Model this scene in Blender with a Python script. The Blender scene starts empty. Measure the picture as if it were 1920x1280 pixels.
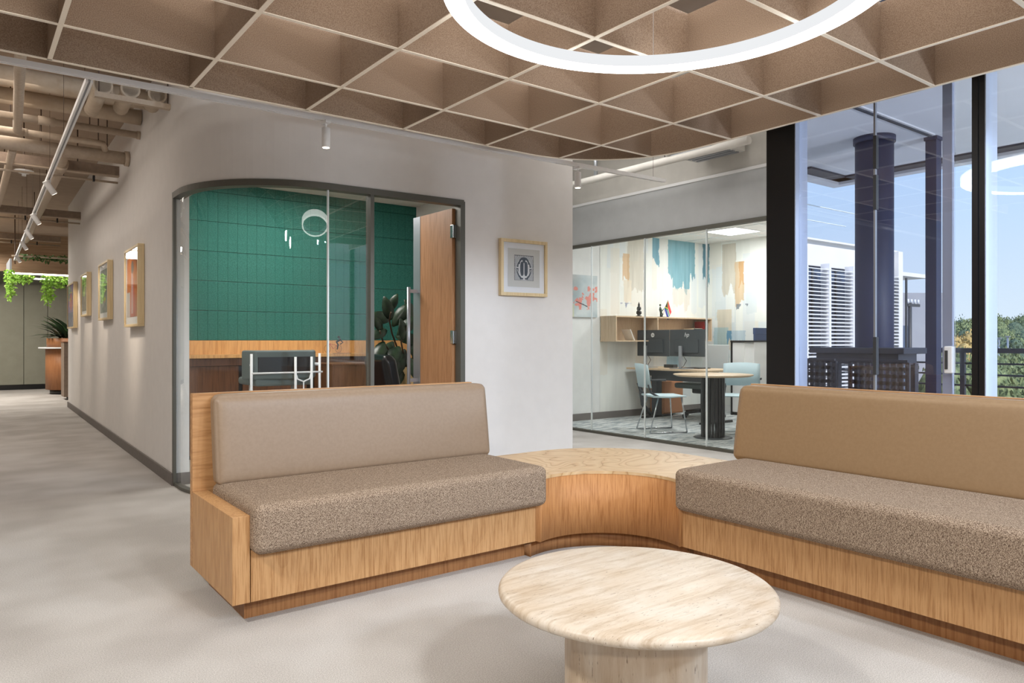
import bpy, bmesh, math, random
import numpy as np
from mathutils import Vector, Matrix
random.seed(7); rng = np.random.default_rng(7)
C = bpy.context.scene.collection
S = bpy.context.scene
PI = math.pi

# ------------------------------------------------------------------ camera
PHI = math.radians(52.85); FPX = 1366.0; EYE = 1.15; HORIZON = 637.5
cam = bpy.data.cameras.new('camera'); camo = bpy.data.objects.new('camera', cam); C.objects.link(camo)
camo.location = (0, 0, EYE); camo.rotation_euler = (PI/2, 0, PHI - PI/2)
cam.sensor_width = 36; cam.lens = FPX*36/1920; cam.shift_y = (640-HORIZON)/1920*-1
cam.clip_end = 900
S.camera = camo
Fv = np.array([math.cos(PHI), math.sin(PHI), 0]); Rv = np.array([math.sin(PHI), -math.cos(PHI), 0])
def ray(x, y): return Fv + Rv*(x-960)/FPX + np.array([0, 0, 1.0])*(HORIZON-y)/FPX
def atz(x, y, z): d = ray(x, y); return np.array([0, 0, EYE]) + d*((z-EYE)/d[2])
def atX(x, y, X): d = ray(x, y); return np.array([0, 0, EYE]) + d*(X/d[0])
def atY(x, y, Y): d = ray(x, y); return np.array([0, 0, EYE]) + d*(Y/d[1])
def atD(x, y, D): return np.array([0, 0, EYE]) + ray(x, y)*D

# ------------------------------------------------------------------ world, sun, exposure
S.view_settings.view_transform = 'Standard'; S.view_settings.look = 'None'
S.view_settings.gamma = 1; S.view_settings.use_curve_mapping = False
S.view_settings.exposure = 0.0
S.cycles.use_denoising = True
S.cycles.max_bounces = 10; S.cycles.transparent_max_bounces = 24; S.cycles.diffuse_bounces = 5
S.cycles.sample_clamp_indirect = 6; S.cycles.caustics_reflective = False; S.cycles.caustics_refractive = False
w = bpy.data.worlds.new('sky'); S.world = w; w.use_nodes = True
nt = w.node_tree; nt.nodes.clear()
o_ = nt.nodes.new('ShaderNodeOutputWorld'); b_ = nt.nodes.new('ShaderNodeBackground')
tc = nt.nodes.new('ShaderNodeTexCoord'); sp_ = nt.nodes.new('ShaderNodeSeparateXYZ'); rp = nt.nodes.new('ShaderNodeValToRGB')
rp.color_ramp.elements[0].position = 0.0; rp.color_ramp.elements[0].color = (0.74, 0.84, 0.93, 1)
rp.color_ramp.elements[1].position = 0.6; rp.color_ramp.elements[1].color = (0.26, 0.47, 0.86, 1)
e = rp.color_ramp.elements.new(0.2); e.color = (0.52, 0.72, 0.97, 1)
nt.links.new(tc.outputs['Generated'], sp_.inputs[0]); nt.links.new(sp_.outputs['Z'], rp.inputs[0])
nt.links.new(rp.outputs[0], b_.inputs[0]); b_.inputs[1].default_value = 1.15; nt.links.new(b_.outputs[0], o_.inputs[0])

def light(name, kind, loc, energy, color=(1, 1, 1), rot=None, target=None, **kw):
    l = bpy.data.lights.new(name, kind); o = bpy.data.objects.new(name, l); C.objects.link(o)
    l.energy = energy; l.color = color; o.location = loc
    if rot: o.rotation_euler = rot
    if target is not None:
        o.rotation_euler = (Vector(target)-Vector(loc)).to_track_quat('-Z', 'Y').to_euler()
    for k, v in kw.items(): setattr(l, k, v)
    return o
light('sun', 'SUN', (0, 0, 30), 4.6, (1, 0.95, 0.87), target=(10, 26, 9), angle=0.01)
# daylight portal in the window wall
light('window_portal', 'AREA', (4.8, -0.2, 1.7), 1, rot=(0, PI/2, 0), shape='RECTANGLE', size=3.2, size_y=6.2)
bpy.data.lights['window_portal'].cycles.is_portal = True
# added fill lights for lounge, balcony, passage and corridor, plus the office light
light('lounge_fill', 'SPOT', (-1.6, 1.8, 3.3), 380, (1, 0.95, 0.88), target=(-0.2, 2.6, 0), spot_size=math.radians(140), spot_blend=1.0, shadow_soft_size=0.14)  # unseen fill added to brighten the lounge from the left
light('lounge_fill', 'SPOT', (1.6, -1.6, 3.3), 420, (0.96, 0.98, 1.0), target=(1.9, 0.6, 0), spot_size=math.radians(130), spot_blend=1.0, shadow_soft_size=0.25)  # second unseen lounge fill, added behind the camera
for sx, sy, tx, ty, tz, en, co_ in ((3.7, -2.2, 3.9, 5.0, 1.3, 620, (0.62, 0.79, 1.0)), (2.6, -2.6, 2.6, 5.0, 1.2, 340, (0.78, 0.88, 1.0)), (-1.6, -1.4, 1.3, 5.0, 2.2, 300, (1, 0.93, 0.86)), (-1.5, -2.6, 3.6, 1.0, 0.6, 260, (1, 0.90, 0.80))):
    light('wall_fill', 'SPOT', (sx, sy, 2.95), en, co_, target=(tx, ty, tz), spot_size=math.radians(78), spot_blend=1.0, shadow_soft_size=0.11)  # unseen spots added to brighten walls and sofa, cool ones standing for daylight
light('balcony_fill', 'POINT', (6.2, -1.2, 1.3), 280, (0.9, 0.95, 1.0), shadow_soft_size=0.2)  # unseen point fill added to lift the balcony soffit
light('plenum_fill', 'AREA', (2.2, 2.0, 3.35), 60, (1, 0.95, 0.90), shape='RECTANGLE', size=3.6, size_y=3.6)  # fill added above the raft, shining down through its cells
light('passage_fill', 'AREA', (5.05, 5.2, 3.38), 26, (1, 0.98, 0.95), shape='RECTANGLE', size=0.9, size_y=2.4)  # fill added to brighten the passage, no fixture built
light('passage_floor_fill', 'SPOT', (5.3, 4.6, 3.3), 130, (1, 0.98, 0.95), target=(5.4, 4.9, 0), spot_size=math.radians(72), spot_blend=1.0, shadow_soft_size=0.12)  # extra fill added to lighten the passage floor
light('corridor_fill', 'AREA', (0.0, 9.0, 3.2), 62, (1, 0.9, 0.8), shape='RECTANGLE', size=1.0, size_y=5.0)  # fill added over the corridor, no fixture built
light('corridor_fill', 'AREA', (-0.2, 17.0, 3.0), 190, (1, 0.93, 0.84), shape='RECTANGLE', size=1.5, size_y=3.0)  # fill added to wash the far corridor wall
light('corridor_up_fill', 'AREA', (-0.8, 8.0, 2.2), 9, (1, 0.86, 0.74), rot=(PI, 0, 0), shape='RECTANGLE', size=1.0, size_y=6.0)  # upward fill added for the corridor ceiling and pipes
light('office_light', 'AREA', (2.6, 6.6, 2.7), 46, (1, 0.97, 0.92), shape='RECTANGLE', size=1.0, size_y=1.0)

# ------------------------------------------------------------------ materials
def lin(c):
    return tuple((x/12.92 if x <= 0.04045 else ((x+0.055)/1.055)**2.4) for x in [v/255 for v in c])
M = {}
def base(name, rgb, rough=0.5, metal=0.0, spec=0.5):
    m = bpy.data.materials.new(name); m.use_nodes = True; M[name] = m
    b = m.node_tree.nodes['Principled BSDF']; c = lin(rgb)
    b.inputs['Base Color'].default_value = (*c, 1); b.inputs['Roughness'].default_value = rough
    b.inputs['Metallic'].default_value = metal; b.inputs['Specular IOR Level'].default_value = spec
    return m
def N(m, t): return m.node_tree.nodes.new(t)
def L(m, a, b): m.node_tree.links.new(a, b)
def noise(m, scale3, scale=1.0, detail=4, rough=0.55, dist=0.0, src='Object', rot=None):
    t = N(m, 'ShaderNodeTexCoord'); mp = N(m, 'ShaderNodeMapping'); n = N(m, 'ShaderNodeTexNoise')
    mp.inputs['Scale'].default_value = scale3
    if rot: mp.inputs['Rotation'].default_value = rot
    L(m, t.outputs[src], mp.inputs[0]); L(m, mp.outputs[0], n.inputs[0])
    n.inputs['Scale'].default_value = scale; n.inputs['Detail'].default_value = detail
    n.inputs['Roughness'].default_value = rough; n.inputs['Distortion'].default_value = dist
    return n.outputs[0]
def ramp(m, src, stops):
    r = N(m, 'ShaderNodeValToRGB'); el = r.color_ramp.elements
    while len(el) < len(stops): el.new(0.5)
    for e, (p, c) in zip(el, stops):
        e.position = p; e.color = (*lin(c), 1) if len(c) == 3 else c
    L(m, src, r.inputs[0]); return r.outputs[0]
def mixc(m, a, b, fac, mode='MIX'):
    x = N(m, 'ShaderNodeMix'); x.data_type = 'RGBA'; x.blend_type = mode
    if isinstance(fac, float): x.inputs[0].default_value = fac
    else: L(m, fac, x.inputs[0])
    for i, v in ((6, a), (7, b)):
        if isinstance(v, tuple): x.inputs[i].default_value = (*lin(v), 1)
        else: L(m, v, x.inputs[i])
    return x.outputs[2]
def bump(m, src, strength=0.2, dist=0.002):
    b = N(m, 'ShaderNodeBump'); b.inputs['Strength'].default_value = strength; b.inputs['Distance'].default_value = dist
    L(m, src, b.inputs['Height']); L(m, b.outputs[0], m.node_tree.nodes['Principled BSDF'].inputs['Normal'])
def setc(m, out): L(m, out, m.node_tree.nodes['Principled BSDF'].inputs['Base Color'])
def speck(name, c1, c2, sc, rough=0.9, bs=0.0, stretch=(1, 1, 1), detail=3, lo=0.35, hi=0.65, big=None, spec=0.2):
    m = base(name, c1, rough, spec=spec); n = noise(m, stretch, sc, detail)
    col = ramp(m, n, [(lo, c1), (hi, c2)])
    if big:
        col = mixc(m, col, ramp(m, noise(m, (1, 1, 1), big, 3), [(0.3, (205, 205, 205)), (0.7, (255, 255, 255))]), 1.0, 'MULTIPLY')
    setc(m, col)
    if bs: bump(m, n, bs, 0.003)
    return m
def wood(name, dark, mid, light_, axis='z', fine=90.0, rings=9.0, rough=0.45, big=1.6):
    m = base(name, mid, rough, spec=0.35)
    k = {'x': (0.05, 1, 1), 'y': (1, 0.05, 1), 'z': (1, 1, 0.05)}[axis]
    k2 = {'x': (0.14, 1, 1), 'y': (1, 0.14, 1), 'z': (1, 1, 0.14)}[axis]
    f = noise(m, k, fine, 5, 0.6)
    b = noise(m, k2, big*2.2, 1, 0.4)
    mul = N(m, 'ShaderNodeMath'); mul.operation = 'MULTIPLY'; mul.inputs[1].default_value = rings*1.6; L(m, b, mul.inputs[0])
    fr = N(m, 'ShaderNodeMath'); fr.operation = 'FRACT'; L(m, mul.outputs[0], fr.inputs[0])
    c1 = ramp(m, fr.outputs[0], [(0.0, dark), (0.18, mid), (0.7, light_), (1.0, mid)])
    c2 = ramp(m, f, [(0.35, dark), (0.55, light_)])
    c = mixc(m, c1, c2, 0.72)
    c = mixc(m, c, mid, 0.3)
    setc(m, c); bump(m, f, 0.08, 0.001); return m
wood('oak', (140, 96, 56), (178, 133, 86), (198, 157, 111), 'z', fine=150)
wood('oak_arc', (142, 90, 48), (176, 122, 72), (193, 141, 91), 'z', fine=150, rough=0.62)
wood('oak_x', (136, 90, 50), (176, 130, 84), (196, 152, 106), 'x', fine=60, rings=14, big=3.0)
wood('oak_y', (146, 100, 58), (178, 132, 84), (194, 152, 106), 'y')
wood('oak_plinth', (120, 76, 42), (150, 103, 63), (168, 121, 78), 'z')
wood('oak_office', (172, 120, 66), (205, 152, 92), (216, 166, 106), 'z', fine=70)
wood('oak_shelf', (180, 152, 120), (202, 176, 146), (212, 190, 160), 'z')
wood('door_wood', (142, 98, 62), (172, 124, 86), (186, 140, 100), 'z', fine=80)
wood('walnut', (70, 44, 28), (100, 64, 42), (120, 80, 54), 'z')
wood('desk_drum', (120, 74, 44), (156, 104, 66), (170, 118, 78), 'z')
wood('plank', (120, 94, 70), (150, 122, 96), (164, 138, 110), 'x', fine=30)
wood('frame_wood', (196, 172, 130), (216, 194, 152), (226, 206, 166), 'z', fine=40)
# birch top with swirling grain
m = base('birch_top', (222, 192, 150), 0.4)
n = noise(m, (1, 1, 1), 2.0, 2, 0.4, 0.9)
mul = N(m, 'ShaderNodeMath'); mul.operation = 'MULTIPLY'; mul.inputs[1].default_value = 17; L(m, n, mul.inputs[0])
fr = N(m, 'ShaderNodeMath'); fr.operation = 'FRACT'; L(m, mul.outputs[0], fr.inputs[0])
setc(m, ramp(m, fr.outputs[0], [(0, (160, 122, 80)), (0.12, (196, 162, 120)), (0.5, (208, 180, 142)), (1.0, (196, 166, 124))]))
# carpet
m = base('carpet', (192, 186, 178), 0.95, spec=0.1)
a = noise(m, (1, 1, 1), 230, 2, 0.7); bb = noise(m, (1, 1, 1), 1.6, 2)
c = ramp(m, a, [(0.3, (166, 163, 159)), (0.7, (216, 213, 210))])
c = mixc(m, c, ramp(m, bb, [(0.35, (228, 226, 224)), (0.65, (255, 255, 255))]), 1.0, 'MULTIPLY'); setc(m, c); bump(m, a, 0.5, 0.003)
m = base('office_carpet', (170, 175, 178), 0.95, spec=0.1)
a = noise(m, (1.3, 7, 1), 2.6, 6, 0.72, 0.5)
setc(m, ramp(m, a, [(0.36, (112, 122, 128)), (0.47, (165, 172, 174)), (0.56, (214, 216, 214)), (0.7, (188, 192, 192))]))
# tweed, woven along the length of each sofa
def tweed(name, sa, sb):
    m = base(name, (140, 118, 100), 0.95, spec=0.1)
    a = noise(m, sa, 1, 2, 0.6); b2 = noise(m, sb, 1, 2, 0.6)
    ad = N(m, 'ShaderNodeMath'); ad.operation = 'ADD'; L(m, a, ad.inputs[0]); L(m, b2, ad.inputs[1])
    hf = N(m, 'ShaderNodeMath'); hf.operation = 'MULTIPLY'; hf.inputs[1].default_value = 0.5; L(m, ad.outputs[0], hf.inputs[0])
    setc(m, ramp(m, hf.outputs[0], [(0.42, (84, 68, 56)), (0.5, (138, 119, 102)), (0.57, (186, 168, 148))])); bump(m, hf.outputs[0], 0.8, 0.003)
tweed('tweed', (210, 640, 560), (640, 200, 200)); tweed('tweed_y', (640, 210, 560), (200, 640, 200))
speck('leather', (138, 118, 98), (143, 123, 103), 60, 0.42, 0.03, spec=0.4)
speck('leather_tan', (140, 114, 84), (145, 119, 89), 60, 0.42, 0.03, spec=0.4)
speck('felt', (138, 116, 98), (170, 149, 129), 240, 0.95, 0.1, detail=2)
speck('felt_edge', (248, 236, 218), (254, 246, 232), 200, 0.9)
def travertine(name, st, rot, edge):
    m = base(name, (222, 208, 188), 0.38)
    a = noise(m, st, 1, 9, 0.75, 0.5, rot=rot); b2 = noise(m, (1, 1, 1), 5, 3)
    c = ramp(m, a, edge)
    c = mixc(m, c, ramp(m, b2, [(0.35, (240, 228, 212)), (0.65, (255, 255, 255))]), 0.7, 'MULTIPLY')
    p = noise(m, tuple(v*2.2 for v in st), 6, 3, 0.6, rot=rot)
    pits = ramp(m, p, [(0.30, (120, 96, 74)), (0.335, (255, 255, 255))])
    setc(m, mixc(m, c, pits, 1.0, 'MULTIPLY')); return m
travertine('travertine', (3.0, 26, 8), (0, 0, 0.12), [(0.34, (178, 160, 138)), (0.46, (202, 190, 174)), (0.56, (214, 205, 193)), (0.66, (204, 192, 176))])
travertine('travertine_side', (14, 14, 1.4), None, [(0.3, (170, 146, 122)), (0.45, (198, 182, 162)), (0.65, (216, 206, 192))])
speck('wall_paint', (222, 219, 216), (225, 222, 219), 8, 0.85)
speck('wall_white', (224, 225, 224), (228, 229, 228), 8, 0.85)
speck('bulkhead_grey', (184, 186, 187), (188, 190, 191), 8, 0.85)
speck('slab_taupe', (166, 149, 133), (172, 155, 138), 6, 0.9)
speck('slab_white', (206, 203, 197), (212, 209, 203), 6, 0.9)
speck('pipe_paint', (176, 160, 142), (184, 168, 150), 30, 0.6)
speck('insulation', (182, 166, 146), (192, 177, 158), 14, 0.8, 0.5, detail=5)
speck('steel_paint', (132, 116, 104), (144, 128, 114), 20, 0.6)
speck('skirting', (112, 106, 102), (118, 112, 108), 20, 0.6)
speck('ceiling_tile', (222, 222, 219), (230, 230, 227), 120, 0.9)
speck('green_felt', (38, 92, 83), (62, 120, 109), 160, 0.95, 0.15, detail=3)
speck('olive_panel', (146, 146, 132), (150, 150, 136), 6, 0.6)
base('black', (16, 16, 18), 0.4); base('dark_grey', (58, 60, 62), 0.5); base('frame_olive', (92, 90, 82), 0.45, 0.3)
base('alu', (168, 172, 178), 0.35, 0.7); base('alu_blue', (190, 200, 220), 0.5, 0.2); base('chrome', (200, 204, 208), 0.15, 1.0)
base('white_metal', (236, 236, 236), 0.35); base('white_plastic', (228, 230, 232), 0.4); base('rod', (84, 68, 58), 0.6)
base('navy', (46, 54, 84), 0.5); base('charcoal', (62, 66, 70), 0.5); base('monitor_back', (66, 72, 76), 0.45)
base('pale_blue', (188, 208, 214), 0.7); base('seat_grey', (98, 108, 106), 0.8); base('mesh_grey', (176, 180, 180), 0.8)
base('black_leather', (24, 23, 24), 0.3); base('joint', (222, 230, 232), 0.3); base('box_blue', (52, 70, 108), 0.6)
base('red', (168, 40, 44), 0.5); base('yellow', (226, 196, 96), 0.5); base('cream', (232, 222, 200), 0.6); base('orange_box', (196, 138, 98), 0.7)
base('skin_dark', (30, 26, 24), 0.4); base('basket', (196, 168, 120), 0.8); base('bark', (74, 58, 44), 0.9)
base('flag_green', (30, 130, 80), 0.7); base('flag_red', (210, 60, 60), 0.7); base('flag_blue', (40, 60, 150), 0.7); base('flag_gold', (230, 190, 60), 0.7)
base('white_board', (238, 238, 236), 0.6); base('mat_board', (232, 236, 242), 0.8)
speck('leaf_dark', (24, 40, 28), (44, 66, 44), 12, 0.35, spec=0.6); speck('leaf_mid', (60, 92, 52), (92, 124, 74), 14, 0.5)
speck('leaf_bright', (120, 170, 60), (170, 210, 96), 14, 0.6)
speck('tree_green', (82, 98, 72), (138, 148, 106), 9, 0.9); speck('tree_deep', (66, 84, 74), (106, 122, 100), 9, 0.9)
speck('tree_gold', (150, 130, 84), (206, 178, 120), 9, 0.9); speck('tree_far', (100, 118, 112), (124, 142, 128), 0.3, 0.9)
speck('ground_out', (176, 172, 156), (206, 200, 184), 0.2, 0.95); speck('balcony_tile', (170, 172, 176), (182, 184, 188), 5, 0.7)
speck('soffit', (226, 228, 234), (232, 234, 240), 2, 0.8); speck('building_white', (226, 224, 222), (232, 230, 228), 1, 0.8)
speck('building_grey', (150, 152, 160), (160, 162, 168), 0.7, 0.85); base('glazing_dark', (64, 82, 108), 0.25)
base('louvre', (236, 236, 238), 0.4, 0.1); base('railing', (50, 54, 66), 0.5)
def emit(name, rgb, s):
    m = bpy.data.materials.new(name); m.use_nodes = True; M[name] = m; nt = m.node_tree; nt.nodes.clear()
    o = nt.nodes.new('ShaderNodeOutputMaterial'); e = nt.nodes.new('ShaderNodeEmission')
    e.inputs[0].default_value = (*lin(rgb), 1); e.inputs[1].default_value = s; nt.links.new(e.outputs[0], o.inputs[0])
emit('lamp_white', (255, 252, 246), 9.0); emit('lamp_side', (248, 250, 252), 0.92); emit('lamp_outer', (255, 252, 246), 7.0); emit('lamp_panel', (255, 255, 255), 4.0)
emit('spot_face', (255, 244, 226), 6.0); emit('led_line', (255, 250, 240), 10.0)
def glass(name, tint=(1, 1, 1), f0=0.04, cap=0.6):
    """thin architectural glass: clear straight through, mirror share after Schlick on both sides"""
    m = bpy.data.materials.new(name); m.use_nodes = True; M[name] = m; nt = m.node_tree; nt.nodes.clear(); nn = nt.nodes.new; lk = nt.links.new
    o = nn('ShaderNodeOutputMaterial'); t = nn('ShaderNodeBsdfTransparent'); g = nn('ShaderNodeBsdfGlossy'); mx = nn('ShaderNodeMixShader'); ge = nn('ShaderNodeNewGeometry')
    d = nn('ShaderNodeVectorMath'); d.operation = 'DOT_PRODUCT'; lk(ge.outputs['Incoming'], d.inputs[0]); lk(ge.outputs['Normal'], d.inputs[1])
    def mt(op, a, b=None):
        n = nn('ShaderNodeMath'); n.operation = op
        for i, v in enumerate((a, b)):
            if v is None: continue
            if isinstance(v, float): n.inputs[i].default_value = v
            else: lk(v, n.inputs[i])
        return n.outputs[0]
    c = mt('ABSOLUTE', d.outputs['Value']); p = mt('POWER', mt('SUBTRACT', 1.0, c), 5.0)
    F_ = mt('MINIMUM', mt('ADD', mt('MULTIPLY', p, 1.0-f0), f0), cap)
    t.inputs[0].default_value = (*tint, 1); g.inputs['Roughness'].default_value = 0.0; g.inputs[0].default_value = (1, 1, 1, 1)
    lk(F_, mx.inputs[0]); lk(t.outputs[0], mx.inputs[1]); lk(g.outputs[0], mx.inputs[2]); lk(mx.outputs[0], o.inputs[0])
glass('glass_clear', (0.98, 1.0, 0.99), 0.05, 0.4); glass('glass_office', (0.985, 1.0, 0.995), 0.02, 0.3); glass('glass_facade', (0.96, 0.98, 1.0), 0.05, 0.4)
glass('glass_leaf', (0.92, 0.94, 0.99), 0.07, 0.4); glass('glass_picture', (1, 1, 1), 0.03, 0.3)
m = bpy.data.materials.new('paint_print'); m.use_nodes = True; M['paint_print'] = m
at = N(m, 'ShaderNodeVertexColor'); at.layer_name = 'Col'; setc(m, at.outputs[0]); m.node_tree.nodes['Principled BSDF'].inputs['Roughness'].default_value = 0.7

# ------------------------------------------------------------------ geometry helpers
class B:
    def __init__(s): s.v = []; s.f = []; s.smooth = False; s.fs = []
    def add(s, vs, fs, smooth=False):
        k = len(s.v); s.v += [tuple(map(float, p)) for p in vs]
        for f in fs: s.f.append(tuple(i+k for i in f)); s.fs.append(smooth)
        return s
    def box(s, a, b):
        x0, y0, z0 = a; x1, y1, z1 = b
        if x0 > x1: x0, x1 = x1, x0
        if y0 > y1: y0, y1 = y1, y0
        if z0 > z1: z0, z1 = z1, z0
        return s.add([(x0,y0,z0),(x1,y0,z0),(x1,y1,z0),(x0,y1,z0),(x0,y0,z1),(x1,y0,z1),(x1,y1,z1),(x0,y1,z1)],
                     [(0,3,2,1),(4,5,6,7),(0,1,5,4),(1,2,6,5),(2,3,7,6),(3,0,4,7)])
    def prism(s, poly, z0, z1, smooth=False):
        n = len(poly); ar = sum(poly[i][0]*poly[(i+1) % n][1]-poly[(i+1) % n][0]*poly[i][1] for i in range(n))
        if ar < 0: poly = poly[::-1]
        s.add([(x, y, z0) for x, y in poly]+[(x, y, z1) for x, y in poly], [tuple(range(n))[::-1], tuple(range(n, 2*n))])
        k = len(s.v)-2*n
        for i in range(n):
            j = (i+1) % n; s.f.append((k+i, k+j, k+n+j, k+n+i)); s.fs.append(smooth)
        return s
    def strip(s, path, t, z0, z1, closed=False, smooth=True):
        """wall of thickness t to the left of an xy path"""
        P = [np.array(p[:2], float) for p in path]; n = len(P); Q = []
        for i in range(n):
            a = P[max(i-1, 0)] if not closed else P[i-1]; b = P[min(i+1, n-1)] if not closed else P[(i+1) % n]
            d = b-a; d /= np.linalg.norm(d); Q.append(P[i]+np.array([-d[1], d[0]])*t)
        vs = []
        for p, q in zip(P, Q): vs += [(p[0], p[1], z0), (q[0], q[1], z0), (q[0], q[1], z1), (p[0], p[1], z1)]
        fs = []
        m_ = n if closed else n-1
        for i in range(m_):
            a = 4*i; b = 4*((i+1) % n)
            for e in range(4):
                g = (e+1) % 4; fs.append((a+e, a+g, b+g, b+e))
        if not closed: fs += [(0, 3, 2, 1), (4*n-4, 4*n-3, 4*n-2, 4*n-1)]
        return s.add(vs, fs)
    def cyl(s, a, b, r, n=16, r2=None, caps=True):
        a = Vector(a); b = Vector(b); r2 = r if r2 is None else r2; d = (b-a).normalized()
        u = d.orthogonal().normalized(); v = d.cross(u); vs = []
        for c, rr in ((a, r), (b, r2)):
            for i in range(n):
                t = 2*PI*i/n; vs.append(c+(u*math.cos(t)+v*math.sin(t))*rr)
        k = len(s.v); s.add(vs, [(i, (i+1) % n, n+(i+1) % n, n+i) for i in range(n)], True)
        if caps: s.f += [tuple(k+i for i in range(n))[::-1], tuple(k+n+i for i in range(n))]; s.fs += [False, False]
        return s
    def tube(s, pts, r, n=8, closed=False):
        P = [Vector(p) for p in pts]; m_ = len(P); vs = []; u = None
        for i, p in enumerate(P):
            if closed: d = (P[(i+1) % m_]-P[i-1]).normalized()
            else: d = (P[min(i+1, m_-1)]-P[max(i-1, 0)]).normalized()
            if u is None: u = d.orthogonal().normalized()
            else: u = (u-d*u.dot(d)).normalized()
            v = d.cross(u); rr = r[i] if isinstance(r, (list, tuple)) else r
            for k in range(n): t = 2*PI*k/n; vs.append(p+(u*math.cos(t)+v*math.sin(t))*rr)
        fs = []
        for i in range(m_ if closed else m_-1):
            j = (i+1) % m_
            for k in range(n): l = (k+1) % n; fs.append((i*n+k, i*n+l, j*n+l, j*n+k))
        k0 = len(s.v); s.add(vs, fs, True)
        if not closed: s.f += [tuple(k0+i for i in range(n))[::-1], tuple(k0+(m_-1)*n+i for i in range(n))]; s.fs += [False, False]
        return s
    def lathe(s, c, prof, n=48, smooth=True):
        vs = []; m_ = len(prof)
        for i in range(n):
            t = 2*PI*i/n
            for r, z in prof: vs.append((c[0]+r*math.cos(t), c[1]+r*math.sin(t), c[2]+z))
        fs = []
        for i in range(n):
            j = (i+1) % n
            for k in range(m_-1): fs.append((i*m_+k, j*m_+k, j*m_+k+1, i*m_+k+1))
        return s.add(vs, fs, smooth)
    def ball(s, c, r, n=10):
        r = (r, r, r) if not isinstance(r, (tuple, list)) else r; vs = []; fs = []
        for i in range(n+1):
            a = PI*i/n
            for j in range(2*n): b = PI*j/n; vs.append((c[0]+r[0]*math.sin(a)*math.cos(b), c[1]+r[1]*math.sin(a)*math.sin(b), c[2]+r[2]*math.cos(a)))
        for i in range(n):
            for j in range(2*n): k = (j+1) % (2*n); fs.append((i*2*n+j, (i+1)*2*n+j, (i+1)*2*n+k, i*2*n+k))
        return s.add(vs, fs, True)
ORG = {}
def obj(name, b, mat, parent=None, bevel=0.0, segs=2, sub=0, wn=False, solid=0.0):
    og = ORG.get(parent.name, Vector((0, 0, 0))) if parent else Vector((0, 0, 0))
    me = bpy.data.meshes.new(name)
    me.from_pydata([(x-og.x, y-og.y, z-og.z) for x, y, z in b.v], [], b.f)
    me.polygons.foreach_set('use_smooth', b.fs if len(b.fs) == len(me.polygons) else [False]*len(me.polygons))
    bm = bmesh.new(); bm.from_mesh(me); bmesh.ops.remove_doubles(bm, verts=bm.verts, dist=1e-6)
    bmesh.ops.recalc_face_normals(bm, faces=bm.faces); bm.to_mesh(me); bm.free()
    me.materials.append(M[mat]); o = bpy.data.objects.new(name, me); C.objects.link(o)
    if parent: o.parent = parent; ORG[o.name] = og.copy()
    if solid: md = o.modifiers.new('s', 'SOLIDIFY'); md.thickness = solid; md.offset = 0
    if bevel: md = o.modifiers.new('b', 'BEVEL'); md.width = bevel; md.segments = segs; md.limit_method = 'ANGLE'; md.angle_limit = 0.6
    if sub: md = o.modifiers.new('d', 'SUBSURF'); md.levels = sub; md.render_levels = sub
    if bevel and segs > 2:
        me.polygons.foreach_set('use_smooth', [True]*len(me.polygons))
        md = o.modifiers.new('w', 'WEIGHTED_NORMAL')
    return o
def tag(o, label=None, cat=None, group=None, kind=None):
    if label: o['label'] = label
    if cat: o['category'] = cat
    if group: o['group'] = group
    if kind: o['kind'] = kind
    return o
def tomesh(name, cu_):
    tmp = bpy.data.objects.new('tmp', cu_); C.objects.link(tmp); bpy.context.view_layer.update()
    me = bpy.data.meshes.new_from_object(tmp.evaluated_get(bpy.context.evaluated_depsgraph_get())); bpy.data.objects.remove(tmp)
    o = bpy.data.objects.new(name, me); C.objects.link(o); return o
def thing(name, label, cat, loc=(0, 0, 0), group=None):
    o = bpy.data.objects.new(name, None); C.objects.link(o); o.location = loc; o.empty_display_size = 0.1
    ORG[o.name] = Vector(loc); return tag(o, label, cat, group)
def struct(name, b, mat, parent=None, **k):
    o = obj(name, b, mat, parent, **k)
    if not parent: o['kind'] = 'structure'
    return o
def copy_tree(o, parent=None):
    c = o.copy(); C.objects.link(c)
    if parent: c.parent = parent
    for ch in [x for x in bpy.data.objects if x.parent == o]: copy_tree(ch, c)
    return c
def arc(c, r, a0, a1, n=24): return [(c[0]+r*math.cos(math.radians(a0+(a1-a0)*i/n)), c[1]+r*math.sin(math.radians(a0+(a1-a0)*i/n))) for i in range(n+1)]
def printed(name, origin, du, dv, nu, nv, fn, parent=None):
    """a flat print: a grid of faces coloured by fn(u,v) in 0..1"""
    u = (np.arange(nu)+0.5)/nu; v = (np.arange(nv)+0.5)/nv; U, V = np.meshgrid(u, v)
    col = np.clip(fn(U, V), 0, 255)/255.0; col = np.where(col <= 0.04045, col/12.92, ((col+0.055)/1.055)**2.4)
    og = ORG.get(parent.name, Vector((0, 0, 0))) if parent else Vector((0, 0, 0))
    gu, gv = np.meshgrid(np.arange(nu+1)/nu, np.arange(nv+1)/nv)
    P = np.array(origin)-np.array(og)+gu[..., None]*np.array(du)+gv[..., None]*np.array(dv); P = P.reshape(-1, 3)
    i, j = np.meshgrid(np.arange(nu), np.arange(nv)); a = (j*(nu+1)+i).ravel()
    me = bpy.data.meshes.new(name); me.from_pydata(P.tolist(), [], np.stack([a, a+1, a+nu+2, a+nu+1], 1).tolist())
    ca = me.color_attributes.new('Col', 'FLOAT_COLOR', 'CORNER')
    cc = np.concatenate([col.reshape(-1, 3), np.ones((nu*nv, 1))], 1).repeat(4, 0); ca.data.foreach_set('color', cc.ravel().astype(np.float32))
    me.materials.append(M['paint_print']); o = bpy.data.objects.new(name, me); C.objects.link(o)
    if parent: o.parent = parent
    return o
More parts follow.
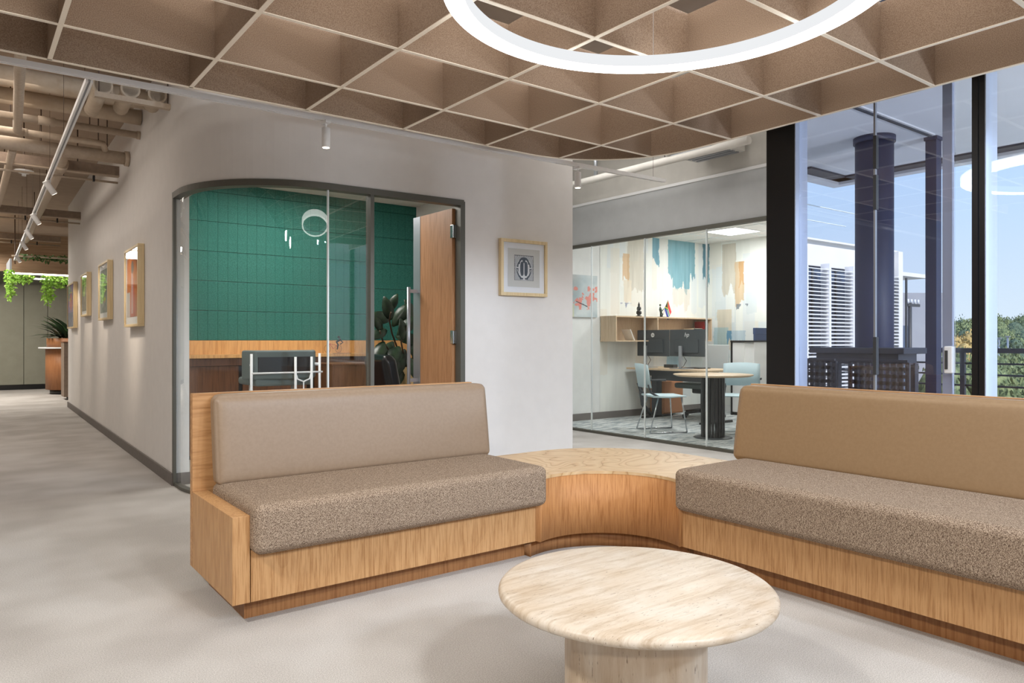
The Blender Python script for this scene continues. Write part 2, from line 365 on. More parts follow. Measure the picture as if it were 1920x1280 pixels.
def vnoise(U, V, su, sv, seed, octv=3):
    r = np.random.default_rng(seed); out = 0; amp = 1; tot = 0
    for k in range(octv):
        g = r.random((64, 64)); x = U*su*2**k; y = V*sv*2**k
        xi = np.floor(x).astype(int); yi = np.floor(y).astype(int); fx = x-xi; fy = y-yi
        fx = fx*fx*(3-2*fx); fy = fy*fy*(3-2*fy)
        a = g[yi % 64, xi % 64]; b = g[yi % 64, (xi+1) % 64]; c = g[(yi+1) % 64, xi % 64]; d = g[(yi+1) % 64, (xi+1) % 64]
        out = out+amp*((a*(1-fx)+b*fx)*(1-fy)+(c*(1-fx)+d*fx)*fy); tot += amp; amp *= 0.5
    return out/tot

# ================================================================== SETTING
ZS = 3.45
struct('floor', B().box((-4, -4, -0.2), (4.75, 14.7, 0)).box((-4, 14.7, -0.2), (6, 20.7, 0)).box((4.75, 5.2, -0.2), (6.28, 7.9, 0)).prism([(4.75, 3.05), (6.28, 4.03), (6.28, 5.2), (4.75, 5.2)], -0.2, 0), 'carpet')
struct('floor', B().prism([(6.28, 4.03), (10.0, 6.42), (10.0, 7.8), (6.28, 7.8)], -0.2, 0.002), 'office_carpet').name = 'floor_office'
struct('ceiling', B().box((-4, -4, ZS), (4.48, 20.7, ZS+0.3)).box((4.48, 7.8, ZS), (6, 20.7, ZS+0.3)), 'slab_taupe')
struct('ceiling', B().box((4.48, -4, ZS), (4.75, 7.8, ZS+0.3)).prism([(4.75, 3.0), (10.1, 6.4), (10.1, 7.8), (4.75, 7.8)], ZS, ZS+0.3), 'slab_white').name = 'ceiling_passage'
struct('wall_back', B().box((-4, -4.1, 0), (4.7, -4, ZS)), 'wall_paint')
struct('wall_left', B().box((-4.1, -4.1, 0), (-4, 20.7, ZS)), 'wall_paint')
struct('wall_far', B().box((-4, 20.6, 0), (6, 20.75, ZS)), 'olive_panel')
struct('wall_corridor_end', B().box((1.5, 14.6, 0), (6, 14.7, ZS)).box((6, 14.6, 0), (6.1, 20.75, ZS)), 'wall_paint')
# corridor wall + curved front wall
cw = [(1.485, 14.62), (1.345, 6.22)]
CC = (2.245, 6.02); CR = 0.90
FA = (2.25, 5.12); FB = (4.50, 5.015)
curve = arc(CC, CR, 180, 270, 28)
def front(X): return FA[1]+(FB[1]-FA[1])*(X-FA[0])/(FB[0]-FA[0])
struct('wall_corridor', B().strip(cw, 0.12, 0, ZS), 'wall_paint')
HD = 2.30
path = [(1.345, 6.22)]+curve+[(3.33, front(3.33)), FB]
struct('wall_front', B().strip(path, 0.12, HD, ZS), 'wall_paint')
struct('wall_front_pier', B().strip([(3.335, front(3.335)), FB], 0.12, 0, HD).box((4.38, 5.135, 0), (4.50, 7.8, ZS)), 'wall_paint')
struct('baseboard_corridor', B().strip([(1.485+.0, 14.62), (1.345, 6.22)], -0.014, 0, 0.095), 'skirting', bevel=0.004)
struct('baseboard_pier', B().box((1.331, 6.205, 0), (1.475, 6.219, 0.095)), 'skirting')
struct('wall_office_back', B().box((1.46, 7.72, 0), (10.0, 7.85, ZS)), 'wall_white')
struct('ceiling_office', B().prism([(1.47, 6.3), (1.47, 7.72), (4.4, 7.72), (4.4, 5.2), (2.3, 5.3), (1.7, 5.6)], 2.75, 2.8), 'slab_white')
struct('wall_partition', B().prism([(4.72, 2.95), (4.80, 2.95), (10.12, 6.37), (10.0, 6.44), (4.72, 3.04)], 0, ZS), 'wall_paint')
struct('wall_mural_side', B().box((9.90, 6.3, 0), (10.02, 7.8, ZS)), 'wall_white')
struct('ceiling_suspended', B().prism([(6.34, 4.1), (10.0, 6.4), (10.0, 7.72), (6.34, 7.72)], 2.745, 2.78), 'ceiling_tile')
for i in range(1, 6):
    y = 7.72-0.6*i
    struct('trim_%d' % (i), B().box((max(6.34, 4.8+(y-3.1)/0.642) if False else 6.34, y-0.008, 2.739), (9.9, y+0.008, 2.747)), 'joint')
for i in range(1, 6):
    struct('trim_%d' % (i+5), B().box((6.34+0.6*i-0.008, 6.2 if i > 4 else 4.2+0.4*i, 2.739), (6.34+0.6*i+0.008, 7.7, 2.747)), 'joint')
struct('wall_bulkhead', B().box((6.28, 4.05, 2.36), (6.40, 7.8, 2.86)), 'bulkhead_grey')
struct('wall_bulkhead_upper', B().box((6.30, 4.05, 2.86), (6.40, 7.8, ZS)), 'slab_white')
struct('trim_20', B().box((6.262, 4.05, 2.845), (6.28, 7.8, 2.875)), 'white_metal')
struct('baseboard_office', B().box((6.3, 7.70, 0), (9.9, 7.72, 0.10)), 'skirting')
# mural on the two office walls, a flat print
def mural(U, V, w, h, seed, strokes):
    x = U*w; z = V*h; n = vnoise(U, V, w*6, h*1.2, seed); n2 = vnoise(U, V, w*22, h*2.5, seed+1)
    col = np.stack([236-14*n, 236-14*n+2, 232-12*n], -1)+((n2-0.5)*8)[..., None]
    r = np.random.default_rng(seed)
    for k in range(26):
        cx = r.random()*w; ww = 0.08+0.22*r.random(); z0 = r.random()*h; hh = 0.3+0.9*r.random(); c = [(214, 222, 226), (226, 220, 208), (240, 240, 236), (204, 214, 216)][r.integers(4)]
        m_ = (abs(x-cx) < ww/2+0.012*(n2-0.5)) & (z > z0+0.1*(n2-0.5)) & (z < z0+hh); col = np.where(m_[..., None], 0.45*col+0.55*np.array(c), col)
    for (x0, x1, z0, z1, c, a) in strokes:
        e1 = (n2-0.5)*0.16; e2 = (vnoise(U, V, w*14, 1.0, seed+5)-0.5)*0.3
        m_ = (x > x0+0.1*(vnoise(U, V, 2, h*9, seed+7)-.5)*.4) & (x < x1+0.1*(vnoise(U, V, 2, h*9, seed+8)-.5)*.4) & (z > z0+e1+e2) & (z < z1)
        col = np.where(m_[..., None], (1-a)*col+a*(np.array(c)+((n2-.5)*26)[..., None]), col)
    return col
X0 = 7.46; bw = 9.90-X0; tl = (120, 166, 178); bg = (196, 188, 172); og_ = (206, 164, 116)
def pxX(px): return atY(px, 500, 7.715)[0]-X0
sA = [(pxX(1224), pxX(1236), 2.35, 2.76, (98, 148, 166), .9), (pxX(1253), pxX(1263), 2.18, 2.76, tl, .9), (pxX(1262), pxX(1293), 1.98, 2.76, tl, .95), (pxX(1292), pxX(1303), 2.14, 2.76, (112, 160, 174), .9),
      (pxX(1318), pxX(1326), 2.2, 2.76, (80, 130, 148), .9), (pxX(1177), pxX(1207), 1.95, 2.7, (204, 198, 184), .8), (pxX(1168), pxX(1180), 2.05, 2.45, og_, .7), (pxX(1170), pxX(1184), 1.7, 2.06, (222, 210, 190), .8),
      (pxX(1163), pxX(1184), 1.68, 1.72, (130, 140, 170), .7), (pxX(1262), pxX(1293), 1.7, 1.98, (216, 206, 194), .6), (pxX(1250), pxX(1280), 0.6, 1.0, (120, 170, 190), .5)]
printed('trim_30', (X0, 7.716, 0.1), (bw, 0, 0), (0, 0, 2.645), 260, 200, lambda U, V: mural(U, V, bw, 2.645, 3, [(a, b, c-.1, d-.1, e, f) for a, b, c, d, e, f in sA]))['kind'] = 'structure'
bh = 1.4
def pxY(px): return 7.716-atX(px, 500, 9.895)[1]
sB = [(pxY(1322), pxY(1330), 2.0, 2.76, (92, 140, 156), .8), (pxY(1354), pxY(1380), 1.95, 2.7, (196, 188, 172), .8), (pxY(1378), pxY(1395), 1.75, 2.4, (208, 180, 142), .8), (pxY(1386), pxY(1395), 2.0, 2.4, (204, 158, 108), .8),
      (pxY(1345), pxY(1372), 0.9, 1.65, (206, 192, 166), .7), (pxY(1338), pxY(1366), 0.5, 1.35, (150, 184, 190), .6), (pxY(1363), pxY(1372), 1.1, 1.3, (86, 138, 170), .9), (pxY(1372), pxY(1398), 1.1, 1.3, (150, 180, 200), .5), (pxY(1380), pxY(1402), 1.70, 1.73, (110, 120, 130), .8)]
printed('trim_31', (9.895, 7.716, 0.1), (0, -bh, 0), (0, 0, 2.645), 160, 200, lambda U, V: mural(U, V, bh, 2.645, 9, [(a, b, c-.1, d-.1, e, f) for a, b, c, d, e, f in sB]))['kind'] = 'structure'

# glass front of the mural office: frame, joints, panes
gw = tag(bpy.data.objects.new('window_1', None), kind='structure'); C.objects.link(gw); ORG['window_1'] = Vector((0, 0, 0))
obj('head_rail', B().box((6.25, 4.05, 2.32), (6.31, 7.72, 2.36)), 'frame_olive', gw); obj('base_rail', B().box((6.25, 4.05, 0), (6.31, 7.72, 0.03)), 'frame_olive', gw)
ys = [7.72, 6.642, 5.758, 4.887, 4.06]
for i in range(4): obj('pane', B().box((6.274, ys[i+1]+0.004, 0.03), (6.286, ys[i]-0.004, 2.32)), 'glass_office', gw)
for y in ys[1:4]: obj('pane_joint', B().box((6.272, y-0.007, 0.03), (6.288, y+0.007, 2.32)), 'joint', gw)
# curved glass front of the green office
gw = tag(bpy.data.objects.new('window_2', None), kind='structure'); C.objects.link(gw); ORG['window_2'] = Vector((0, 0, 0))
ins = lambda p, t: [(x+0, y) for x, y in p]
fpath = [(1.345, 6.20)]+curve+[(3.335, front(3.335))]
obj('head_rail', B().strip(fpath, 0.07, HD-0.035, HD+0.005), 'frame_olive', gw)
obj('head_rail_trim', B().strip(fpath, -0.012, HD-0.035, HD+0.012), 'frame_olive', gw)
obj('base_rail', B().strip([(1.345, 6.20)]+curve+[(2.53, front(2.53))], 0.05, 0, 0.025), 'frame_olive', gw)
gc = [(1.366, 6.19)]+arc(CC, CR-0.02, 180, 265.5, 120); ng = len(gc)
for off in (0.0,):   # bent pane, smooth over its whole sweep
    obj('pane', B().add([(x, y, 0.02) for x, y in gc]+[(x, y, HD-0.03) for x, y in gc], [(i, i+1, ng+i+1, ng+i) for i in range(ng-1)], True), 'glass_clear', gw)
obj('pane', B().strip([(2.19, front(2.19)+.02), (2.50, front(2.5)+.02)], 0.012, 0.02, HD-0.03), 'glass_clear', gw)
obj('pane_joint', B().box((2.176, front(2.18)+.014, 0.02), (2.186, front(2.18)+.034, HD-0.03)), 'joint', gw)
obj('post', B().box((1.338, 6.185, 0), (1.362, 6.222, HD)), 'frame_olive', gw)
obj('post', B().box((2.505, front(2.5)-.012, 0), (2.535, front(2.5)+.07, HD)), 'frame_olive', gw)
obj('post', B().box((3.30, front(3.3)-.012, 0), (3.345, front(3.3)+.07, HD)), 'frame_olive', gw)
# open office door
dr = tag(bpy.data.objects.new('door_1', None), kind='structure'); C.objects.link(dr); ORG['door_1'] = Vector((0, 0, 0))
hx, hy = 3.275, front(3.27)+0.08; ex, ey = 3.265, 5.78
obj('leaf', B().prism([(hx, hy), (hx+0.045, hy), (ex+0.045, ey-.12), (ex, ey-.12)], 0.01, 2.25), 'door_wood', dr)
obj('edge_strip', B().prism([(ex-.003, ey-.12), (ex+0.048, ey-.12), (ex+0.048, ey), (ex-.003, ey)], 0.01, 2.25), 'alu', dr)
hd = obj('door_handle', B().cyl((3.17, 5.70, 0.7), (3.17, 5.70, 1.62), 0.016), 'alu', dr)
obj('bracket', B().box((3.17, 5.685, 1.57), (3.265, 5.715, 1.60)).box((3.17, 5.685, 0.78), (3.265, 5.715, 0.81)), 'alu', hd)
for z in (2.0, 1.12, 0.3): obj('hinge', B().box((3.262, front(3.27)+.045, z), (3.305, front(3.27)+.09, z+.11)), 'chrome', dr, bevel=0.003)

# facade at X = 4.6
gw = tag(bpy.data.objects.new('window_3', None), kind='structure'); C.objects.link(gw); ORG['window_3'] = Vector((0, 0, 0))
cX1 = atY(1513, 400, 2.835)[0]
obj('corner_post', B().box((4.6, 2.838, 0), (4.72, 3.056, ZS)), 'black', gw)
obj('post_cover', B().box((4.605, 2.832, 0), (cX1, 2.838, ZS)), 'alu_blue', gw)
def Yf(px, X=4.6): return atX(px, 400, X)[1]
mx1 = atY(1868, 400, Yf(1846))[0]
obj('mullion', B().box((4.6, Yf(1846), 0), (4.66, Yf(1834.5)-.003, ZS)), 'black', gw); obj('mullion', B().box((4.6, Yf(1834.5)+.003, 0), (4.66, Yf(1822), ZS)), 'black', gw)
obj('post_cover', B().box((4.605, Yf(1846)-.005, 0), (mx1, Yf(1846), ZS)), 'alu_blue', gw)
for k in (1, 2, 3): obj('mullion', B().box((4.6, Yf(1846)-1.45*k-.06, 0), (4.66, Yf(1846)-1.45*k, ZS)), 'black', gw)
XG = 4.645
obj('pane', B().box((XG, Yf(1640, XG)+.004, 0), (XG+.012, 2.83, ZS)), 'glass_leaf', gw)
obj('pane', B().box((XG, Yf(1790, XG), 0), (XG+.012, Yf(1640, XG)-.004, ZS)), 'glass_leaf', gw)
obj('pane_joint', B().box((XG-.004, Yf(1640, XG)-.006, 0), (XG+.016, Yf(1640, XG)+.006, ZS)), 'alu', gw)
for z0, z1 in ((1.98, 2.2), (2.24, 2.45), (0.93, 1.17)): obj('patch_fitting', B().box((XG-.012, Yf(1643, XG)-.005, z0), (XG+.02, Yf(1640, XG)+.005, z1)), 'dark_grey', gw)
obj('leaf_frame', B().box((XG+.02, Yf(1785, XG+.02), 0), (XG+.05, Yf(1767, XG+.02), ZS)), 'alu_blue', gw)
lk = obj('lock_case', B().box((XG-.05, Yf(1793, XG), 0.955), (XG-.002, Yf(1776, XG), 1.115)), 'white_plastic', gw, bevel=0.008, segs=3)
obj('lock_pad', B().box((XG-.054, Yf(1784, XG), 0.98), (XG-.05, Yf(1778.5, XG), 1.09)), 'dark_grey', lk)
obj('pane', B().box((XG, Yf(1822, XG)-.0, 0), (XG+.012, Yf(1790, XG)-.002, ZS)), 'glass_facade', gw)
obj('pane', B().box((XG, Yf(1846)-1.45, 0), (XG+.012, Yf(1846)-.003, ZS)), 'glass_facade', gw)
for k in (1, 2): obj('pane', B().box((XG, Yf(1846)-1.45*(k+1), 0), (XG+.012, Yf(1846)-1.45*k-.003, ZS)), 'glass_facade', gw)
struct('wall_right', B().box((4.6, -4.1, 0), (4.7, Yf(1846)-4.35, ZS)), 'wall_paint')
struct('trim_21', B().box((4.6, -4.0, 3.3), (4.7, 3.0, ZS)), 'black')

# ================================================================== CEILING RAFT
raft = thing('ceiling_raft', 'large felt egg-crate ceiling raft with a rounded corner hung over the lounge', 'ceiling raft', (2.1, 2.0, 2.6))
RZ0, RZ1 = 2.60, 2.90; RX0, RX1, RY0, RY1, RR = -0.30, 4.455, -0.85, 4.465, 0.92; T = 0.011; GP = 0.6885
def inraft_y(x): # far limit of a slat running along Y at x
    if x > RX1-RR: d = x-(RX1-RR); return RY1-RR+math.sqrt(max(RR*RR-d*d, 0))
    return RY1
def inraft_x(y):
    if y > RY1-RR: d = y-(RY1-RR); return RX1-RR+math.sqrt(max(RR*RR-d*d, 0))
    return RX1
xs_ = [3.812-GP*k for k in range(0, 9)]; ys_ = [3.932-GP*k for k in range(0, 9)]
for x in xs_:
    if x < RX0+.1: continue
    y1 = inraft_y(x)-T
    s_ = obj('baffle', B().box((x-T, RY0, RZ0+.004), (x+T, y1, RZ1)), 'felt', raft)
    obj('cut_edge', B().box((x-T, RY0, RZ0), (x+T, y1, RZ0+.004)), 'felt_edge', s_)
for y in ys_:
    if y < RY0+.1: continue
    x1 = inraft_x(y)-T
    s_ = obj('baffle', B().box((RX0, y-T, RZ0+.0045), (x1, y+T, RZ1)), 'felt', raft)
    obj('cut_edge', B().box((RX0, y-T, RZ0+.0005), (x1, y+T, RZ0+.0045)), 'felt_edge', s_)
rim = [(RX1, RY0)]+arc((RX1-RR, RY1-RR), RR, 0, 90, 28)+[(RX0, RY1)]
s_ = obj('rim_band', B().strip(rim, 2*T, RZ0+.004, RZ1), 'felt', raft); obj('cut_edge', B().strip(rim, 2*T, RZ0, RZ0+.004), 'felt_edge', s_)
for (x, y) in ((3.1, 3.9), (1.75, 3.9), (0.37, 3.9), (3.8, 2.5), (3.8, 1.2), (1.75, 1.2)):
    obj('hanger_wire', B().cyl((x+.02, y+.02, RZ1-.01), (x+.02, y+.02, ZS), 0.002, 6), 'white_metal', raft)
# ring pendant
rc = (2.145, 1.864, 0); RZ = 2.482; ring = thing('ring_pendant', 'large white glowing ring pendant hung under the felt ceiling raft', 'lamp', (rc[0], rc[1], RZ))
def ringmesh(prof, n=128): return B().lathe(rc, prof+[prof[0]], n)
obj('housing', ringmesh([(0.777, RZ+.004), (0.842, RZ+.004), (0.842, RZ+.056), (0.772, RZ+.056)]), 'lamp_side', ring)
obj('outer_diffuser', ringmesh([(0.8425, RZ+.004), (0.853, RZ+.004), (0.853, RZ+.056), (0.8425, RZ+.056)]), 'lamp_outer', ring)
obj('diffuser', ringmesh([(0.774, RZ-.004), (0.853, RZ-.004), (0.853, RZ+.0035), (0.774, RZ+.0035)]), 'lamp_white', ring)
for k in range(4):
    a = PI/4+k*PI/2; obj('wire', B().cyl((rc[0]+.81*math.cos(a), rc[1]+.81*math.sin(a), RZ+.05), (rc[0]+.81*math.cos(a), rc[1]+.81*math.sin(a), ZS), 0.0012, 6), 'white_metal', ring)

# ================================================================== LOUNGE FURNITURE
sf = thing('bench_sofa', 'oak bench sofa with a boxed left end, in front of the curved glass office', 'sofa', (1.64, 3.3, 0))
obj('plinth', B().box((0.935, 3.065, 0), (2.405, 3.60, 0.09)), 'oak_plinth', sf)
obj('front_panel', B().box((0.938, 2.985, 0.09), (2.418, 3.01, 0.30)), 'oak', sf, bevel=0.0015)
obj('seat_base', B().box((0.94, 3.012, 0.09), (2.416, 3.60, 0.285)), 'oak', sf)
obj('end_panel', B().box((0.865, 2.985, 0.09), (0.934, 3.61, 0.442)), 'oak', sf, bevel=0.0015)
obj('backboard', B().box((0.865, 3.612, 0.09), (2.435, 3.655, 0.90)), 'oak_x', sf, bevel=0.0015)
def cushion(x0, x1, y0, y1, z0, z1, r, mat, name, par, lean=(0, 0), nx=14, puff=0.008):
    b = B(); nx_, ny_, nz_ = nx, 8, 6
    # puffed box from a subdivided shell
    bm = bmesh.new(); bmesh.ops.create_cube(bm, size=1.0)
    bmesh.ops.subdivide_edges(bm, edges=bm.edges, cuts=27, use_grid_fill=True)
    og = ORG[par.name]; W, D, H = x1-x0, y1-y0, z1-z0
    for v in bm.verts:
        u = v.co.copy()*2
        def wp(t, half):   # crowd the grid lines towards the edges so the rounding is resolved
            e = min(2.2*r/half, .45)*half; a_ = abs(t); k_ = 6/28*2
            v_ = (half-e)*a_/(1-k_) if a_ < 1-k_ else (half-e)+e*(a_-(1-k_))/k_
            return math.copysign(v_, t)
        p = Vector((wp(u.x, W/2), wp(u.y, D/2), wp(u.z, H/2)))
        # rounded box
        q = Vector((max(-W/2+r, min(W/2-r, p.x)), max(-D/2+r, min(D/2-r, p.y)), max(-H/2+r, min(H/2-r, p.z)))); d = p-q
        if d.length > 1e-9: p = q+d.normalized()*r
        cx = 1-abs(u.x)**4; cy = 1-abs(u.y)**4; cz = 1-abs(u.z)**4
        if abs(u.z) > .999: p.z += math.copysign(puff*cx*cy, u.z)
        if abs(u.y) > .999: p.y += math.copysign(puff*cx*cz, u.y)
        if abs(u.x) > .999: p.x += math.copysign(puff*.5*cy*cz, u.x)
        k = (p.z+H/2)/H; p.x += lean[0]*k; p.y += lean[1]*k
        v.co = p+Vector(((x0+x1)/2, (y0+y1)/2, (z0+z1)/2))-og
    me = bpy.data.meshes.new(name); bm.to_mesh(me); bm.free()
    me.polygons.foreach_set('use_smooth', [True]*len(me.polygons)); me.materials.append(M[mat])
    o = bpy.data.objects.new(name, me); C.objects.link(o); o.parent = par; ORG[o.name] = og.copy()
    return o
cushion(0.936, 2.455, 2.925, 3.56, 0.287, 0.488, 0.032, 'tweed', 'seat_cushion', sf, puff=0.006)
cushion(0.94, 2.47, 3.46, 3.55, 0.482, 0.888, 0.024, 'leather', 'back_cushion', sf, lean=(0, 0.055), puff=0.010)
s2 = thing('bench_sofa', 'long oak bench sofa running out of the picture in front of the windows', 'sofa', (3.3, 1.0, 0))
Y0, Y1 = -0.6, 2.452
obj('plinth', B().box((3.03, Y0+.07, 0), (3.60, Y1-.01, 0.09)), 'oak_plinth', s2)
obj('front_panel', B().box((2.955, Y0, 0.09), (2.98, Y1, 0.30)), 'oak', s2, bevel=0.0015)
obj('seat_base', B().box((2.982, Y0, 0.09), (3.61, Y1, 0.285)), 'oak', s2)
obj('backboard', B().box((3.625, Y0, 0.09), (3.665, Y1+.06, 0.90)), 'oak_y', s2, bevel=0.0015)
cushion(2.895, 3.58, Y0, Y1+.01, 0.287, 0.495, 0.032, 'tweed_y', 'seat_cushion', s2, puff=0.006)
cushion(3.45, 3.54, Y0, Y1+.06, 0.488, 0.888, 0.024, 'leather_tan', 'back_cushion', s2, lean=(0.07, 0), puff=0.010)
cu = thing('corner_unit', 'curved oak corner unit with pale swirled-grain top between the two bench sofas', 'corner unit', (2.9, 2.9, 0))
ic = (2.572, 2.592)
def unit(ri, x0, y0, y1o, ro):
    inn = arc(ic, ri, 112, -22, 36)
    inn = [(x0, inn[0][1])]+[p for p in inn if p[0] > x0+.002 and p[1] > y0+.002]+[(inn[-1][0], y0)]
    out = [(y1o, y0)]+arc((y1o-ro, y1o+.01-ro), ro, 0, 90, 30)+[(x0, y1o+.01)]
    return inn+out
obj('body', B().prism(unit(0.392, 2.4235, 2.4575, 3.655, 0.66), 0.09, 0.415, True), 'oak_arc', cu)
obj('top', B().prism(unit(0.391, 2.4215, 2.4555, 3.657, 0.66), 0.415, 0.431), 'birch_top', cu)
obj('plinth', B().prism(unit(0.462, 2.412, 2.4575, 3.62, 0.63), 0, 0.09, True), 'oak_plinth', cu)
# travertine table
tb = thing('coffee_table', 'round travertine coffee table on a thick drum pedestal', 'table', (1.70, 1.60, 0))
R_ = 0.432
obj('tabletop', B().lathe((1.70, 1.60, 0), [(0, .348), (R_-.02, .348), (R_-.008, .351), (R_-.001, .358), (R_, .364), (R_-.001, .370), (R_-.008, .378), (R_-.02, .382), (0, .382)], 128), 'travertine', tb)
pts = [(0.222*math.cos(2*PI*i/40), 0.222*math.sin(2*PI*i/40)) for i in range(40)]
obj('pedestal', B().prism([(1.70+x, 1.60+y) for x, y in pts], 0, 0.348), 'travertine_side', tb)

# ================================================================== TRACK LIGHTS
def track(name, a, b, label, wd=0.036, h=0.03):
    a = np.array(a); b = np.array(b); d = (b-a)/np.linalg.norm(b-a); p = np.array([-d[1], d[0], 0])
    t = thing(name, label, 'track light', tuple((a+b)/2), None); q = lambda u, v, z: tuple(u+p*v+np.array([0, 0, z]))
    def bar(v0, v1, z0, z1):
        return B().add([q(a, v0, z0), q(b, v0, z0), q(b, v1, z0), q(a, v1, z0), q(a, v0, z1), q(b, v0, z1), q(b, v1, z1), q(a, v1, z1)],
                       [(0,3,2,1),(4,5,6,7),(0,1,5,4),(1,2,6,5),(2,3,7,6),(3,0,4,7)])
    obj('rail', bar(-wd/2, -wd/6, 0, h), 'white_metal', t); obj('rail', bar(wd/6, wd/2, 0, h), 'white_metal', t); obj('channel', bar(-wd/6, wd/6, 0.012, h), 'alu', t)
    n = int(np.linalg.norm(b-a)/1.5)+1
    for i in range(n+1):
        c = a+(b-a)*(0.02+0.96*i/n); obj('wire', B().cyl((c[0], c[1], c[2]+h), (c[0], c[1], ZS), 0.0015, 6), 'rod', t)
    return t
tA, tB = np.array([-2.2, 4.71, 2.6]), np.array([5.17, 4.50, 2.6])
track('ceiling_track', tA, tB, 'long white ceiling track along the front edge of the felt raft')
cA, cB = np.array([0.58, 4.70, 2.6]), np.array([0.80, 16.1, 2.6])
track('ceiling_track', cA, cB, 'white ceiling track running away down the corridor')
def spot(p, aim, label, group, energy, ln=0.13, r=0.027, vertical=False, cone=42, col=(1, .84, .66)):
    t = thing('track_spotlight', label, 'spotlight', tuple(p), group); p = Vector(p)
    obj('adapter', B().box((p.x-.018, p.y-.04, p.z-.018), (p.x+.018, p.y+.04, p.z)), 'white_metal', t)
    d = Vector((0, 0, -1)) if vertical else (Vector(aim)-p).normalized()
    j = p+Vector((0, 0, -0.045)); obj('stem', B().cyl(p, j, 0.006, 8), 'white_metal', t)
    a = j+(Vector((0, 0, 0)) if vertical else -d*ln*.35); e = a+d*ln
    h = obj('lamp_head', B().cyl(a, e, r, 20), 'white_metal', t, bevel=0.002); obj('lens', B().cyl(e, e+d*.002, r*.82, 16), 'spot_face', h)
    l = light('spot_beam', 'SPOT', e+d*.02, energy, col, target=e+d, spot_size=math.radians(cone), spot_blend=0.7, shadow_soft_size=0.02)
    return t
def onf(px): # point on the front track at pixel column px
    best = min(np.linspace(0, 1, 2000), key=lambda s: abs(960+FPX*(((tA+(tB-tA)*s)@Rv)/((tA+(tB-tA)*s)@Fv))-px)); return tA+(tB-tA)*best
spot(onf(611), None, 'white cylinder spotlight hanging from the track above the curved glass', 'spotlights on the front track', 6, vertical=True, cone=80)
spot(onf(1083), None, 'white cylinder spotlight near the end of the front track by the wall corner', 'spotlights on the front track', 5, vertical=True, ln=0.13, cone=80)
lw_ = ['nearest of the corridor track spotlights, tilted to the wall', 'second tilted spotlight along the corridor track', 'third spotlight along the corridor track', 'fourth spotlight along the corridor track', 'farthest small spotlight on the corridor track']
for i, (px, py, ay) in enumerate(((87, 338, 8.0), (62, 400, 9.9), (50, 430, 11.7), (42, 452, 13.4), (33, 478, 14.3))):
    s = (atz(px, py, 2.6)[1]-cA[1])/(cB[1]-cA[1]); p = cA+(cB-cA)*s
    spot(p, (1.38, p[1]+(0.25), 1.55), 'white cylinder spotlight, '+lw_[i], 'spotlights on the corridor track', 44, cone=44)
light('spot_beam', 'SPOT', (0.6, 7.75, 2.5), 44, (1, .84, .66), target=(1.36, 7.85, 1.5), spot_size=0.7, spot_blend=0.7, shadow_soft_size=0.02)

# ================================================================== PICTURES
def frame(org, du, dv, nrm, label, fn, nu, nv, fw=0.028, depth=0.04, mat_w=0.0, group=None, matc='frame_wood'):
    """org: lower-left corner on the wall; du, dv edge vectors; nrm towards the viewer"""
    org = np.array(org, float); du = np.array(du, float); dv = np.array(dv, float); nrm = np.array(nrm, float); W = np.linalg.norm(du); Hh = np.linalg.norm(dv)
    u = du/W; v = dv/Hh; t = thing('framed_picture', label, 'picture', tuple(org+du/2), group)
    def slab(a0, a1, b0, b1, n0, n1):
        P = lambda a, b, n: tuple(org+u*a+v*b+nrm*n)
        return B().add([P(a0,b0,n0),P(a1,b0,n0),P(a1,b1,n0),P(a0,b1,n0),P(a0,b0,n1),P(a1,b0,n1),P(a1,b1,n1),P(a0,b1,n1)], [(0,3,2,1),(4,5,6,7),(0,1,5,4),(1,2,6,5),(2,3,7,6),(3,0,4,7)])
    for a0, a1, b0, b1 in ((0, W, Hh-fw, Hh), (0, W, 0, fw), (0, fw, fw, Hh-fw), (W-fw, W, fw, Hh-fw)): obj('frame_bar', slab(a0, a1, b0, b1, 0.003, depth), matc, t, bevel=0.002)
    obj('mat_board', slab(fw, W-fw, fw, Hh-fw, depth-.02, depth-.016), 'mat_board', t)
    k = fw+mat_w; pr = printed('print', org+u*k+v*k+nrm*(depth-.014), u*(W-2*k), v*(Hh-2*k), nu, nv, fn, t)
    obj('glazing', slab(fw, W-fw, fw, Hh-fw, depth-.009, depth-.007), 'glass_picture', t)
    return t
def wallX(Y): return 1.345+(1.485-1.345)*(Y-6.22)/(14.62-6.22)
def art_a(U, V): # nearest: orange ground, grey figure, red robe
    c = np.stack([208-50*vnoise(U, V, 5, 8, 1), 130-50*vnoise(U, V, 5, 8, 1), 60-20*U], -1)
    m1 = (abs(U-.55-.02*np.sin(V*9)) < .28*np.clip(1.0-V*1.0, .1, 1)) & (V < .66); c = np.where(m1[..., None], np.stack([150+40*vnoise(U, V, 9, 9, 2), 62+20*U, 62+0*U], -1), c)
    m2 = (abs(U-.5) < .09) & (V > .05) & (V < .8); c = np.where(m2[..., None], np.stack([176+0*U, 150+0*U, 148+0*U], -1), c)
    m3 = ((U-.52)**2/.016+(V-.83)**2/.011 < 1); c = np.where(m3[..., None], np.array([96, 90, 86]), c)
    m4 = (U < .3) & (V < .42); return np.where(m4[..., None], np.stack([196-30*V, 186+0*U, 186+0*U], -1), c)
def art_b(U, V):
    n = vnoise(U, V, 7, 10, 4, 4); c = np.stack([70+90*n, 88+80*n, 90+70*n], -1); m1 = ((U-.55)**2/.03+(V-.4)**2/.03 < 1.0) & (n > .48)
    c = np.where(m1[..., None], np.array([198, 142, 90]), c); m2 = ((U-.45)**2/.03+(V-.78)**2/.012 < 1); return np.where(m2[..., None], 0.5*c+np.array([70, 84, 84]), c)
